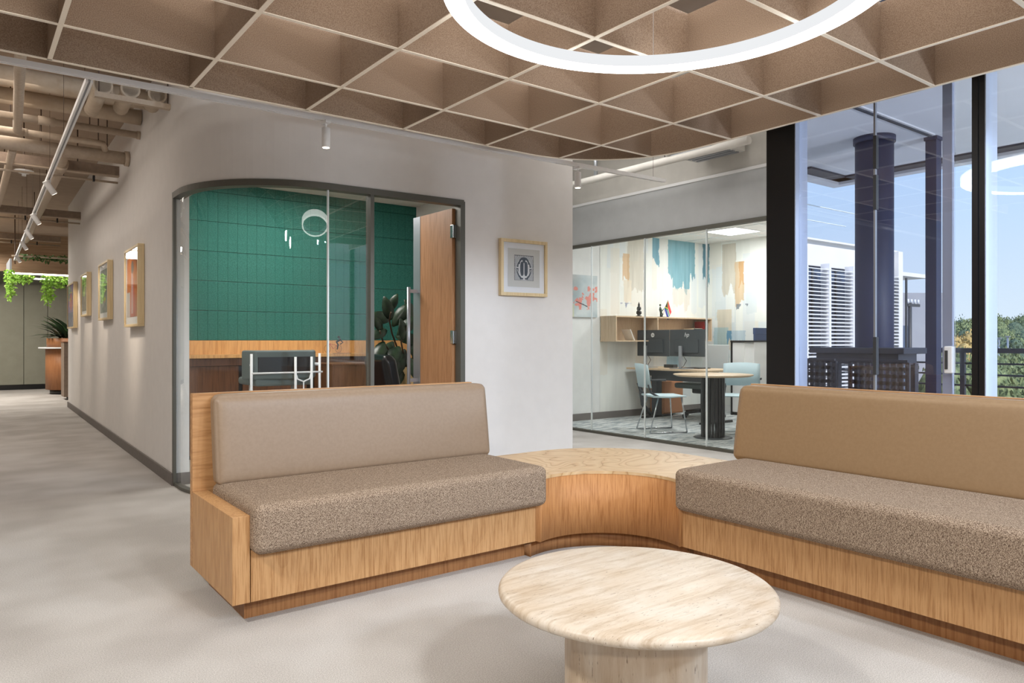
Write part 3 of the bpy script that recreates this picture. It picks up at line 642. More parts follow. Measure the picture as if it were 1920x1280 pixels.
def art_c(U, V):  # green leaf reflection is put into the print colours
    n = vnoise(U, V, 8, 12, 6, 4); c = np.stack([90+50*n, 84+50*n, 74+50*n], -1); g = (V > .5+.3*(n-.5)) & (U < .6); return np.where(g[..., None], np.stack([110+100*n, 150+90*n, 80+60*n], -1), c)
def art_d(U, V):
    n = vnoise(U, V, 9, 12, 8, 4); c = np.stack([110+70*n, 90+50*n, 140+60*n], -1); m1 = ((U-.5)**2/.09+(V-.62)**2/.05 < n*1.6); c = np.where(m1[..., None], np.stack([226+0*U, 80+80*n, 90+60*n], -1), c)
    m2 = (V < .35); return np.where(m2[..., None], np.stack([70+60*n, 76+60*n, 120+50*n], -1), c)
for Ya, Yb, z0, z1, lab, fn, mw in ((7.44, 8.22, 1.28, 2.045, 'light wood frame with an orange and red painting of a robed figure, on corridor wall', art_a, .07),
                                    (9.40, 10.2, 1.39, 2.07, 'light wood frame with a grey-green abstract figure painting, on corridor wall', art_b, .06),
                                    (11.38, 12.12, 1.485, 2.08, 'light wood frame with a dark print, green leaf reflection painted in, on corridor wall', art_c, .05),
                                    (13.1, 14.1, 1.34, 2.06, 'light wood frame with a pink and violet painting, at the far end of corridor wall', art_d, .0)):
    d = np.array([wallX(Yb)-wallX(Ya), Yb-Ya, 0]); n_ = np.array([-d[1], d[0], 0]); n_ /= np.linalg.norm(n_)
    frame((wallX(Yb), Yb, z0), -d, (0, 0, z1-z0), n_, lab, fn, 60, 90, 0.024, 0.06, mw)
def art_print(U, V):
    x = (U-.5)*2; y = (V-.5)*2; dk = np.array([58, 72, 88]); lt = np.array([214, 218, 222])
    wv = np.sin((np.sqrt((x*1.0)**2+(y*.7)**2)+.08*np.sin(7*y+3*abs(x)))*62)
    c = np.where((wv > 0.1)[..., None], lt, np.array([120, 128, 138])); ax = abs(x)
    body = ((x**2)/.62+(y+.05)**2/.86 < 1); c = np.where(body[..., None], lt, c)
    th = (ax > .04) & (ax < .38+.06*np.cos(y*3)) & (y < .50) & (y > -.62) & (((ax-.2)**2/.042+(y+.05)**2/.36) < 1.05)
    c = np.where(th[..., None], dk, c)
    o1 = ((x**2)/.60+(y+.1)**2/.74 < 1) & ~((x**2)/.34+(y-.0)**2/.74 < 1) & (y > -.8); c = np.where((o1 & (abs(y-.02) > .05))[..., None], dk, c)
    ar = ((x**2)/.30+(y-.42)**2/.2 < 1) & ~((x**2)/.17+(y-.36)**2/.10 < 1) & (y > .3); c = np.where(ar[..., None], dk, c)
    hd_ = (x**2/.026+(y-.62)**2/.045 < 1); c = np.where(hd_[..., None], dk, c)
    ft = (ax < .45) & (ax > .1) & (y < -.78) & (y > -.9); c = np.where(ft[..., None], dk, c)
    lg = abs(ax-.62-(y+.3)*.55) < .03; c = np.where((lg & (y < -.1) & (y > -.6))[..., None], lt, c)
    bd = (ax > .965) | (abs(y) > .965); return np.where(bd[..., None], np.array([40, 46, 56]), c)
def with_card(U, V):
    a = (U-.2)/.6; b = (V-.17)/.66; c = np.broadcast_to(np.array([200, 202, 200]), U.shape+(3,)).copy()
    ins_ = (a > 0) & (a < 1) & (b > 0) & (b < 1); q = art_print(np.clip(a, 0, 1), np.clip(b, 0, 1)); return np.where(ins_[..., None], q, c)
p0 = atY(938, 500, front(3.65)-.03); p1 = atY(1025, 500, front(4.17)-.03)
d = np.array([p1[0]-p0[0], front(p1[0])-front(p0[0]), 0]); n_ = np.array([d[1], -d[0], 0]); n_ /= np.linalg.norm(n_)
frame((p0[0], front(p0[0]), 1.535), d, (0, 0, 0.488), n_, 'square framed black and white crouching figure print, on white wall by the door', with_card, 150, 150, 0.028, 0.045, 0.05)
# canvas in the mural office
def art_canvas(U, V):
    n = vnoise(U, V, 3, 3, 21, 4); n2 = vnoise(U, V, 9, 9, 22, 3); c = np.stack([150+80*n, 170+60*n, 178+50*n], -1)
    dk = np.clip(1-U*1.6, 0, 1)*np.clip(V*1.4, 0, 1); c = c*(1-.45*dk)[..., None]
    cr = (n2 > .56) & (U > .35) & (V > .18) & (V < .75); c = np.where(cr[..., None], .25*c+.75*np.array([226, 120, 104]), c)
    bk = (abs(V-.35+.4*(U-.5)) < .012) & (U > .45) & (U < .75); c = np.where(bk[..., None], np.array([40, 40, 50]), c); yl = (U < .4) & (V < .3); return np.where(yl[..., None], .7*c+.3*np.array([220, 210, 120]), c)
cv = thing('canvas_painting', 'unframed abstract canvas in grey and coral, on the white wall behind office glass', 'painting', (6.9, 7.70, 1.48))
obj('stretcher', B().box((6.62, 7.685, 1.48), (7.375, 7.718, 2.08)), 'white_board', cv); printed('print', (6.62, 7.683, 1.48), (.755, 0, 0), (0, 0, .6), 90, 80, art_canvas, cv)

# ================================================================== GREEN OFFICE
gp = tag(bpy.data.objects.new('wall_tiled', None), kind='structure'); C.objects.link(gp); ORG['wall_tiled'] = Vector((0, 0, 0))
tm = None
for r in range(6):
    z0 = 1.15+0.3*r; z1 = min(z0+0.296, 2.748)
    if z1-z0 < .05: continue
    me_ = None
    for k in range(30):
        x0 = 1.50+0.0975*k
        if me_ is None:
            o = obj('acoustic_tile', B().box((0, 7.690, z0), (0.0962, 7.716, z1)), 'green_felt', gp, bevel=0.001, segs=1); me_ = o
            o.location.x = x0
        else:
            c = me_.copy(); C.objects.link(c); c.location.x = x0
struct('trim_22', B().box((1.47, 7.690, 0), (4.4, 7.716, 1.147)), 'oak_office')
ct = thing('office_counter', 'long wooden counter along the green tiled office wall', 'counter', (2.9, 7.5, 0))
obj('worktop', B().box((1.50, 7.36, 0.975), (3.62, 7.688, 1.005)), 'oak_office', ct); obj('apron', B().box((1.50, 7.40, 0.90), (3.62, 7.42, 0.975)), 'walnut', ct)
for x in (1.55, 2.25, 3.0): obj('cabinet_front', B().box((x, 7.42, 0.04), (x+.66, 7.44, 0.895)), 'walnut', ct)
obj('carcass', B().box((1.50, 7.445, 0.02), (3.62, 7.688, 0.9)), 'black', ct)
dk = thing('drawer_cabinet', 'low dark walnut cabinet standing in front of the office counter', 'cabinet', (3.05, 6.9, 0))
c0 = atz(624, 676, 0.98); obj('body', B().box((2.95, 6.85, 0.05), (3.48, 7.25, 0.90)), 'walnut', dk, bevel=0.003); obj('top', B().box((2.94, 6.84, .90), (3.49, 7.26, .915)), 'walnut', dk); obj('plinth', B().box((2.97, 6.88, 0), (3.46, 7.23, 0.05)), 'black', dk)
# bar-height armchair seen from behind
def bar_chair():
    t = thing('bar_armchair', 'grey upholstered armchair with a white tube frame, facing the office counter', 'chair', (2.33, 6.55, 0))
    obj('backrest', B().strip([(2.03, 6.62), (2.08, 6.50), (2.33, 6.46), (2.58, 6.50), (2.63, 6.62)], -0.05, 0.80, 1.06, smooth=True), 'seat_grey', t, bevel=0.02, segs=3)
    obj('back_shell', B().strip([(2.04, 6.60), (2.09, 6.44), (2.33, 6.40), (2.57, 6.44), (2.62, 6.60)], 0.012, 0.86, 1.0), 'black', t)
    obj('seat', B().box((2.07, 6.46, 0.74), (2.60, 6.98, 0.81)), 'seat_grey', t, bevel=0.025, segs=3)
    for x0, x1 in ((2.02, 2.16), (2.64, 2.56)): obj('leg', B().tube([(x0, 6.42, 1.03), (x0, 6.42, 0.0)], 0.012), 'white_metal', t); obj('leg', B().tube([(x1, 6.9, 0.74), (x1, 6.9, 0.0)], 0.012), 'white_metal', t); obj('armrest', B().tube([(x0, 6.42, 0.93), (x0+(x1-x0)*.4, 6.62, 0.93)], 0.013), 'white_metal', t)
    obj('back_frame', B().tube([(2.02, 6.40, 0.86), (2.66, 6.40, 0.86)], 0.008), 'white_metal', t)
    obj('back_post', B().tube([(2.40, 6.385, 1.0), (2.40, 6.385, 0.1)], 0.012), 'white_metal', t); obj('back_post', B().tube([(2.55, 6.385, 1.0), (2.55, 6.385, 0.1)], 0.012), 'white_metal', t)
    obj('back_yoke', B().tube([(2.40, 6.385, 0.86), (2.42, 6.385, 0.80), (2.475, 6.385, 0.775), (2.53, 6.385, 0.80), (2.55, 6.385, 0.86)], 0.007).tube([(2.475, 6.385, .775), (2.475, 6.385, .1)], .006), 'white_metal', t)
    return t
bar_chair()
def lc():
    t = thing('leather_chair', 'black leather executive chair seen through the open office door', 'chair', (3.1, 6.27, 0))
    cushion(3.20, 3.34, 6.05, 6.5, .50, 1.0, .05, 'black_leather', 'backrest', t, lean=(-.10, 0), puff=.015); cushion(2.92, 3.3, 6.05, 6.5, .42, .52, .04, 'black_leather', 'seat', t)
    obj('column', B().cyl((3.1, 6.27, .08), (3.1, 6.27, .42), .03), 'black', t)
    for k in range(5):
        a = k*2*PI/5; obj('foot', B().tube([(3.1, 6.27, .1), (3.1+.24*math.cos(a), 6.27+.24*math.sin(a), .05)], .018).ball((3.1+.24*math.cos(a), 6.27+.24*math.sin(a), .03), .03, 6), 'black', t)
lc()
def leafmesh(p, d, n, ln, wd, fold=.12, curl=.25, seg=6):
    """pointed oval leaf from p along d with face normal n"""
    p = Vector(p); d = Vector(d).normalized(); n = Vector(n); s = d.cross(n).normalized(); n = s.cross(d).normalized(); vs = []; fs = []
    for i in range(seg+1):
        t = i/seg; w_ = wd/2*math.sin(PI*min(t*.94+.03, 1))**.8; c = p+d*ln*t-n*curl*ln*t*t
        vs += [c+s*w_+n*w_*fold, c, c-s*w_+n*w_*fold]
    for i in range(seg):
        for k in (0, 1): fs.append((i*3+k, i*3+k+1, i*3+k+4, i*3+k+3))
    return vs, fs
def rubber():
    b0 = (4.05, 7.05, 0.0)
    t = thing('rubber_plant', 'tall rubber plant with dark glossy leaves in a woven pot inside the green office', 'plant', b0)
    pc = atY(769, 705, 7.05); bx = pc[0]
    pt = obj('pot', B().lathe((bx, 7.05, 0), [(0, 0), (.13, 0), (.14, .4), (.14, .86), (.125, .86), (.12, .80), (0, .80)], 32), 'basket', t)
    stems = [[(768, 700), (748, 660), (735, 625), (730, 600), (733, 585)], [(768, 700), (757, 668), (752, 640), (765, 610)], [(768, 700), (740, 672), (718, 640), (712, 620)], [(770, 700), (775, 660), (778, 620), (776, 590)]]
    for s_ in stems: obj('stem', B().tube([tuple(atY(x, y, 7.05-.1*i)) for i, (x, y) in enumerate(s_)], .009, 6), 'bark', t)
    L_ = [((737, 640), (-14, 30), 34), ((760, 655), (-18, 38), 40), ((765, 648), (26, 6), 30), ((725, 618), (-18, 8), 26), ((733, 600), (-6, -24), 28), ((733, 598), (-24, -4), 30), ((736, 612), (18, -26), 30), ((745, 628), (24, -22), 30), ((757, 640), (0, -26), 26),
          ((746, 672), (-10, 30), 28), ((770, 610), (-12, -20), 26), ((776, 600), (-8, -30), 26), ((770, 640), (12, 24), 26), ((716, 622), (-8, -20), 22), ((720, 640), (-10, 22), 30), ((758, 690), (-20, 26), 34), ((742, 630), (22, 4), 28), ((728, 585), (10, -20), 22), ((765, 668), (10, 22), 26), ((750, 650), (-18, 24), 38)]
    for i, ((x, y), (dx, dy), ln) in enumerate(L_):
        Y = 7.0-.06*(i % 5); a = Vector(atY(x, y, Y)); b = Vector(atY(x+dx, y+dy, Y-.08)); d = b-a; sc = ln*1.5/1366*a.y*1.28
        n = Vector((-.5+.6*random.random(), -1, .5*random.random())); vs, fs = leafmesh(a, d, n, sc, sc*.46)
        o = obj('leaf', B().add(vs, fs, True), 'leaf_dark', t, solid=.002)
rubber()
cy = thing('cyclist_figurine', 'small wire figurine of a cyclist on a bicycle, on the office counter', 'figurine', (3.35, 7.45, 1.005))
def fp(x, y): return tuple(atY(x, y, 7.45))
for cx in (614, 634.5): obj('wheel', B().tube([fp(cx+6*math.cos(a), 653.5+7*math.sin(a)) for a in np.linspace(0, 2*PI, 17)[:-1]], .0018, 5, True), 'rod', cy)
obj('bicycle_frame', B().tube([fp(614, 653), (fp(618, 644)), fp(630, 647), fp(625, 654), fp(618, 644)], .003, 5).tube([fp(630, 647), fp(634.5, 653)], .003, 5).tube([fp(616, 643), fp(613, 642)], .003, 5), 'red', cy)
obj('rider', B().tube([fp(632, 655), fp(634, 646), fp(631, 641), fp(638, 636), fp(637, 633)], [.006, .009, .012, .013, .006], 7).ball(fp(635, 631.5), .014, 6).tube([fp(638, 637), fp(643, 642), fp(638, 645)], .006, 6), 'skin_dark', cy)
obj('stand', B().box((3.22, 7.43, 1.005), (3.42, 7.47, 1.009)), 'rod', cy)

# ================================================================== MURAL OFFICE
for px, nm in ((1, 'a'),):
    q = [atz(x, y, 2.74) for x, y in ((1320, 433), (1378, 426), (1425, 434), (1372, 441))]
pl = thing('ceiling_light', 'square glowing panel light in the office tile ceiling', 'ceiling light', (9.0, 6.53, 2.735))
obj('frame', B().box((8.68, 6.26, 2.732), (9.30, 6.30, 2.742)).box((8.68, 6.77, 2.732), (9.30, 6.81, 2.742)).box((8.68, 6.3, 2.732), (8.70, 6.77, 2.742)).box((9.28, 6.3, 2.732), (9.30, 6.77, 2.742)), 'white_metal', pl)
obj('diffuser', B().box((8.70, 6.28, 2.730), (9.28, 6.79, 2.738)), 'lamp_panel', pl)
light('panel_light', 'AREA', (8.99, 6.53, 2.72), 30, shape='SQUARE', size=0.55)
light('panel_light', 'AREA', (7.2, 5.9, 2.72), 30, shape='SQUARE', size=0.55)
sh = thing('wall_shelf', 'wall-hung pale oak shelf unit with open compartments, above the desk', 'shelf', (8.5, 7.5, 1.13))
zb, zt = 1.13, 1.50; yf = 7.39
obj('top', B().box((7.46, yf, zt-.018), (9.63, 7.715, zt)), 'oak_shelf', sh); obj('bottom', B().box((7.46, yf, zb), (9.63, 7.715, zb+.018)), 'oak_shelf', sh)
obj('back', B().box((7.478, 7.70, zb+.018), (9.61, 7.714, zt-.018)), 'oak_shelf', sh)
for x in (7.46, 9.612): obj('side', B().box((x, yf, zb+.018), (x+.018, 7.70, zt-.018)), 'oak_shelf', sh)
xd = atY(1233, 600, yf)[0]; obj('divider', B().box((xd, yf, zb+.018), (xd+.018, 7.70, zt-.018)), 'oak_shelf', sh)
def sculpt():
    c = atY(1198, 590, 7.5); t = thing('carved_figure', 'small black carved figure standing on the oak wall shelf', 'figurine', (c[0], 7.5, zt))
    obj('body', B().lathe((c[0], 7.5, zt), [(0, 0), (.045, 0), (.045, .012), (.02, .02), (.042, .05), (.036, .08), (.018, .09), (.034, .11), (.03, .14), (.012, .155), (.018, .17), (.008, .2), (0, .225)], 16), 'skin_dark', t)
    obj('arm', B().tube([(c[0]-.02, 7.5, zt+.13), (c[0]-.05, 7.48, zt+.09), (c[0]-.02, 7.46, zt+.06)], .009), 'skin_dark', t)
sculpt()
def flagfig():
    c = atY(1242, 590, 7.5); x, y = c[0], 7.5; t = thing('flag_figurine', 'figurine of a climbing figure with a small six-colour flag, on the oak wall shelf', 'figurine', (x, y, zt))
    obj('stand', B().box((x-.07, y-.04, zt), (x+.10, y+.04, zt+.008)), 'rod', t)
    obj('figure', B().tube([(x-.04, y, zt+.008), (x-.03, y, zt+.07), (x-.045, y, zt+.12), (x-.05, y, zt+.16)], [.012, .018, .022, .008], 8).ball((x-.05, y, zt+.185), .016, 6).tube([(x-.045, y, zt+.13), (x+.0, y, zt+.10), (x+.03, y, zt+.13)], .007, 6).tube([(x-.03, y, zt+.07), (x+.01, y, zt+.05), (x-.01, y, zt+.01)], .009, 6), 'leaf_dark', t)
    obj('pole', B().tube([(x+.0, y, zt+.01), (x+.13, y, zt+.27)], .0025, 6), 'red', t)
    u = Vector((.5, 0, -.86)); v_ = Vector((.12, -.3, .26)); o0 = Vector((x+.125, y-.002, zt+.265)); u = Vector((.07, -.01, -.18)); v2 = Vector((-.085, 0, -.13))
    def quad(a0, a1, b0, b1, m_, nm): obj(nm, B().add([o0+u*a0+v2*b0, o0+u*a1+v2*b0, o0+u*a1+v2*b1, o0+u*a0+v2*b1], [(0, 1, 2, 3)]), m_, t, solid=.001)
    quad(.0, 1, 0, .38, 'flag_red', 'flag_stripe'); quad(.0, 1, .38, .44, 'white_board', 'flag_stripe'); quad(0, 1, .44, .6, 'flag_green', 'flag_stripe'); quad(0, 1, .6, .66, 'white_board', 'flag_stripe'); quad(0, 1, .66, 1, 'flag_blue', 'flag_stripe')
    tri = lambda k, z, m_: obj('flag_triangle', B().add([o0+v2*(.5-.5*k)+Vector((0, -z, 0)), o0+u*.55*k+v2*.5+Vector((0, -z, 0)), o0+v2*(.5+.5*k)+Vector((0, -z, 0))], [(0, 1, 2)]), m_, t, solid=.001)
    tri(.95, .002, 'flag_green'); tri(.7, .004, 'flag_gold'); tri(.55, .006, 'black')
flagfig()
# books and files on the shelf
def book(px0, px1, z0, z1, mt, label, grp='books on the wall shelf', y=7.45):
    x0 = atY(px0, 600, y)[0]; x1 = atY(px1, 600, y)[0]; t = thing('book', label, 'book', ((x0+x1)/2, y, z0), grp)
    obj('cover', B().box((x0, y, z0), (x1, y+.2, z1)), mt, t, bevel=.003); obj('pages', B().box((x0+.004, y-.0, z0+.004), (x1-.004, y+.205, z1-.004)), 'white_board', t)
z0 = zb+.018
book(1297, 1320, z0, z0+.10, 'yellow', 'yellow book lying under other books, behind the monitors'); book(1299, 1319, z0+.10, z0+.15, 'red', 'red book lying on the yellow one'); book(1301, 1317, z0+.15, z0+.19, 'cream', 'cream book topmost of the lying stack')
book(1321, 1325, z0, z0+.30, 'red', 'tall red file at the right end of wall shelf'); book(1326, 1328, z0, z0+.27, 'white_board', 'thin white file beside the tall red file'); book(1329, 1331, z0, z0+.24, 'flag_blue', 'thin blue file at the shelf end')
x0 = atY(1180, 620, 7.42)[0]; fr_ = thing('leaning_card', 'white card leaning in the left compartment of the wall shelf', 'card', (x0+.1, 7.5, z0))
obj('card', B().add([(x0+.02, 7.42, z0+.16), (x0+.03, 7.42, z0+.16), (x0+.15, 7.45, z0), (x0+.13, 7.45, z0), (x0+.02, 7.6, z0+.16), (x0+.03, 7.6, z0+.16), (x0+.15, 7.62, z0), (x0+.13, 7.62, z0)], [(0,1,2,3),(4,5,6,7),(0,1,5,4),(1,2,6,5),(2,3,7,6),(3,0,4,7)]), 'white_board', fr_)
# desk
dx0, dx1, dy0, dy1 = 7.95, 8.72, 6.18, 7.66
de = thing('desk', 'sit-stand desk with pale oak top and charcoal legs behind the round table', 'desk', (8.3, 6.9, 0))
obj('desktop', B().box((dx0, dy0, .718), (dx1, dy1, .743)), 'oak_shelf', de, bevel=.003); obj('beam', B().box((dx0+.3, dy0+.1, .62), (dx0+.38, dy1-.1, .715)), 'charcoal', de)
obj('modesty_panel', B().box((dx0+.28, dy0+.05, .56), (dx0+.30, dy1-.35, .71)), 'charcoal', de)
for y in (7.40, 6.32): lg = obj('leg', B().box((8.27, y-.05, .03), (8.39, y+.05, .70)), 'charcoal', de, bevel=.006); obj('foot', B().box((8.0, y-.035, 0), (8.66, y+.035, .03)), 'black', lg, bevel=.008)
obj('cable_spine', B().tube([(8.1, 7.45, .70), (8.03, 7.45, .45), (8.05, 7.42, .2), (8.2, 7.40, .05)], .03, 8), 'charcoal', de)
def monitor(pxl, pxr, zc0, zc1, sx, label, logo):
    X = 8.16; yl = atX(pxl, 640, X)[1]; yr = atX(pxr, 640, X)[1]; yc = atX(sx, 640, X)[1]
    t = thing('monitor', label, 'monitor', (X, yc, .743), 'monitors on the office desk')
    obj('panel', B().box((X, yr, zc0), (X+.02, yl, zc1)), 'monitor_back', t, bevel=.004); obj('rear_bulge', B().box((X-.018, yr+.1, zc0+.05), (X, yl-.1, zc1-.14)), 'monitor_back', t, bevel=.006)
    obj('stand', B().box((X-.05, yc-.025, .75), (X-.02, yc+.025, .75+.32)), 'alu', t, bevel=.003); obj('base', B().box((X-.12, yc-.13, .743), (X+.1, yc+.13, .752)), 'alu', t, bevel=.003)
    ly = (yl+yr)/2+(.0); lz = zc1-.075
    def word(s, size, y, z, m_):
        cu_ = bpy.data.curves.new('logo', 'FONT'); cu_.body = s; cu_.size = size; cu_.extrude = .0005; cu_.shear = .25; cu_.align_x = 'CENTER'; cu_.align_y = 'CENTER'; cu_.materials.append(M[m_])
        o = tomesh('logo', cu_); o.rotation_euler = (PI/2, 0, -PI/2); o.parent = t; o.location = Vector((X-.0025, y, z))-ORG[t.name]
    if logo == 'disc': obj('logo_disc', B().cyl((X-.002, ly, lz), (X, ly, lz), .032, 24), 'white_metal', t); word('hp', .045, ly, lz+.002, 'charcoal')
    else: word('hp', .085, ly, lz, 'white_metal')
    obj('cable', B().tube([(X-.03, yc-.03, .95), (X-.05, yc-.12, .86), (X-.06, yc-.07, .78), (X-.05, yc-.02, .76)], .004, 6), 'black', t)
D_ = (np.array([8.3, 6.8, 0])@Fv)
monitor(1195, 1254, .915, 1.30, 1213, 'dark grey monitor with a round white hp badge on its back', 'disc')
monitor(1255.5, 1321, .92, 1.30, 1279, 'dark grey monitor with slanted white hp letters on its back', 'text')
kb = tag(obj('desk_tray', B().box((8.34, 6.62, .743), (8.6, 6.92, .755)), 'black', bevel=.004), 'flat black tray lying on the desk between the monitors', 'tray')
db = thing('dock_box', 'small blue-grey box on the desk under the left monitor', 'box', (8.5, 7.2, .743)); obj('body', B().box((8.35, 7.1, .743), (8.45, 7.28, .79)), 'charcoal', db, bevel=.004)
# task chair behind the desk
tc_ = thing('task_chair', 'office swivel chair with pale mesh back and grey seat, behind the desk', 'chair', (8.80, 6.93, 0))
px, py = 8.80, 6.93
obj('seat', B().box((px-.32, py-.27, .44), (px+.24, py+.27, .52)), 'seat_grey', tc_, bevel=.03, segs=3)
obj('mechanism', B().box((px-.12, py-.1, .36), (px+.14, py+.1, .44)), 'dark_grey', tc_, bevel=.02)
bk = obj('backrest', B().add([(px+.26, py-.24, .60), (px+.26, py+.24, .60), (px+.36, py+.21, 1.08), (px+.36, py-.21, 1.08), (px+.28, py-.24, .60), (px+.28, py+.24, .60), (px+.38, py+.21, 1.08), (px+.38, py-.21, 1.08)], [(0,3,2,1),(4,5,6,7),(0,1,5,4),(1,2,6,5),(2,3,7,6),(3,0,4,7)]), 'mesh_grey', tc_, bevel=.01)
obj('back_bar', B().tube([(px+.1, py, .42), (px+.3, py, .46), (px+.33, py, .8)], .02, 8), 'black', tc_)
obj('column', B().cyl((px, py, .07), (px, py, .38), .025), 'dark_grey', tc_)
for k in range(5):
    a = k*2*PI/5+.3; ft = obj('foot', B().tube([(px, py, .11), (px+.3*math.cos(a), py+.3*math.sin(a), .075)], [.03, .018], 8), 'black', tc_); obj('castor', B().cyl((px+.3*math.cos(a)-.02, py+.3*math.sin(a), .032), (px+.3*math.cos(a)+.02, py+.3*math.sin(a), .032), .032, 12), 'dark_grey', ft)
# round table
rt = thing('round_table', 'round pale oak meeting table on a slatted black drum leg', 'table', (7.07, 5.42, 0))
cx, cyy = 7.08, 5.42
obj('tabletop', B().lathe((cx, cyy, 0), [(0, .725), (.42, .725), (.455, .738), (.46, .745), (.455, .75), (0, .75)], 64), 'oak_shelf', rt)
obj('base_disc', B().lathe((cx, cyy, 0), [(0, 0), (.225, 0), (.225, .008), (.2, .014), (0, .016)], 48), 'charcoal', rt)
for k in range(20):
    a = 2*PI*k/20; u = np.array([math.cos(a), math.sin(a)]); v = np.array([-u[1], u[0]]); c = np.array([cx, cyy])+u*.125; h = .013
    q = [tuple(c+u*.012+v*h), tuple(c-u*.012+v*h), tuple(c-u*.012-v*h), tuple(c+u*.012-v*h)]; obj('slat', B().prism(q, .014, .726), 'black', rt)
def visitor(loc, rz, label):
    t = thing('visitor_chair', label, 'chair', (0, 0, 0), 'visitor chairs at the round table')  # front towards -y
    obj('seat', B().add([(-.22, -.24, .445), (.22, -.24, .445), (.235, 0, .43), (.22, .2, .44), (-.22, .2, .44), (-.235, 0, .43), (-.22, -.24, .46), (.22, -.24, .46), (.235, 0, .45), (.22, .2, .465), (-.22, .2, .465), (-.235, 0, .45)],
        [(0,5,4,3,2,1),(6,7,8,9,10,11),(0,1,7,6),(1,2,8,7),(2,3,9,8),(3,4,10,9),(4,5,11,10),(5,0,6,11)]), 'pale_blue', t, bevel=.008)
    b = B(); vs = []; n = 8
    for i in range(n+1):
        a = (i/n-.5)*2; x = .235*a; yy = .27-.05*a*a; 
        for off in (0, .014): vs += [(x, yy+off, .56), (x*.97, yy+off+.05, .86-.015*a*a)]
    fs = []
    for i in range(n): k = 4*i; fs += [(k, k+4, k+5, k+1), (k+2, k+3, k+7, k+6), (k, k+2, k+6, k+4), (k+1, k+5, k+7, k+3)]
    fs += [(0, 1, 3, 2), (4*n, 4*n+2, 4*n+3, 4*n+1)]
    obj('backrest', B().add(vs, fs, True), 'pale_blue', t)
    for sx in (-1, 1):
        obj('back_arm', B().tube([(sx*.20, .12, .45), (sx*.205, .22, .5), (sx*.20, .255, .6)], .013, 8), 'charcoal', t)
        obj('armrest', B().tube([(sx*.245, .24, .66), (sx*.26, .05, .66)], .012, 8), 'charcoal', t)
        obj('leg', B().tube([(sx*.19, -.18, .44), (sx*.25, -.23, .012)], .009, 8), 'chrome', t); obj('leg', B().tube([(sx*.19, .12, .44), (sx*.25, .25, .012)], .009, 8), 'chrome', t)
        obj('sled_rail', B().tube([(sx*.25, -.23, .012), (sx*.25, .25, .012)], .009, 8), 'chrome', t)
    t.location = loc; t.rotation_euler = (0, 0, rz); return t
visitor((7.08, 6.2, 0), math.radians(62), 'pale blue chair with chrome sled legs, left of the round table')
visitor((7.86, 5.62, 0), math.radians(-62), 'pale blue chair with chrome sled legs, right of the round table near the cabinet')
cr = thing('credenza', 'white storage cabinet with black edges at the right side of the mural office', 'cabinet', (9.6, 6.5, 0))
ya = atX(1370, 650, 9.45)[1]
obj('body', B().box((9.47, 6.5, .05), (9.88, ya-.02, 1.12)), 'white_board', cr); obj('top', B().box((9.44, 6.48, 1.12), (9.88, ya, 1.145)), 'black', cr)
obj('edge_panel', B().box((9.45, ya-.02, 0), (9.88, ya, 1.12)), 'black', cr); obj('door', B().box((9.455, 6.66, .06), (9.47, ya-.03, 1.11)), 'white_board', cr, bevel=.002); obj('plinth', B().box((9.49, 6.52, 0), (9.88, ya-.03, .05)), 'black', cr)
yb_ = atX(1414, 630, 9.5)[1]
bx = thing('storage_box', 'dark blue box on top of the white storage cabinet', 'box', (9.6, 6.4, 1.145)); obj('body', B().box((9.48, 6.49, 1.145), (9.8, yb_, 1.24)), 'box_blue', bx, bevel=.003); obj('lid', B().box((9.475, 6.486, 1.24), (9.805, yb_+.004, 1.335)), 'box_blue', bx, bevel=.003)
ob = thing('pedestal_drawers', 'small wooden pedestal under the office desk against the wall', 'cabinet', (8.75, 7.5, 0)); obj('body', B().box((8.50, 7.42, .03), (8.95, 7.68, .52)), 'orange_box', ob, bevel=.003)
for k in range(2): obj('drawer', B().box((8.51, 7.408, .05+.235*k), (8.94, 7.42, .27+.235*k)), 'orange_box', ob, bevel=.002)

# ================================================================== SERVICES OVERHEAD
def pipe(pts, r, mat, label, group=None, collars=(), name='ceiling_pipe'):
    t = thing(name, label, 'pipe', tuple(pts[0]), group); obj('pipe_run', B().tube(pts, r, 14), mat, t)
    for (p, q) in collars:
        p = Vector(p); q = Vector(q); obj('coupling', B().cyl(p, q, (max(r) if isinstance(r, (list, tuple)) else r)*1.22, 14), mat, t)
    return t
def hang(t, x, y, z): obj('hanger_rod', B().cyl((x, y, z), (x, y, ZS), .005, 6), 'rod', t)
Pz = lambda x, y, z: Vector(atz(x, y, z))
wx = 1.38
g = 'corridor ceiling pipes'
a = Pz(-60, 222, 3.10); b = Pz(262, 254, 3.10); b = Vector((wx, b.y, 3.1)); a.y = b.y; a.x = -3.9
t = pipe([a, b], .032, 'pipe_paint', 'thin taupe pipe crossing the corridor, nearer of the two entering the wall', g, [(Vector((.55, a.y, 3.1)), Vector((.68, a.y, 3.1))), (Vector((1.34, a.y, 3.1)), Vector((1.375, a.y, 3.1)))])
for x in (-.05, .35, .95): hang(t, x, a.y, 3.1)
b = Pz(262, 301, 3.0); y2 = b.y; t = pipe([(-3.9, y2, 3.0), (wx, y2, 3.0)], .062, 'pipe_paint', 'thick taupe pipe crossing the corridor into the wall', g, [(Vector((1.335, y2, 3.0)), Vector((1.375, y2, 3.0)))])
for x in (-.3, .62, 1.18): hang(t, x, y2, 3.0)
y3 = Pz(200, 288, 3.0).y-.06; t = pipe([(0.0, y3, 3.08), (1.06, y3, 3.08), (1.12, y3, 3.08), (1.15, y3+.08, 3.04)], .03, 'pipe_paint', 'thin taupe pipe with an elbow running above the thick pipe', g, [(Vector((.42, y3, 3.08)), Vector((.5, y3, 3.08)))])
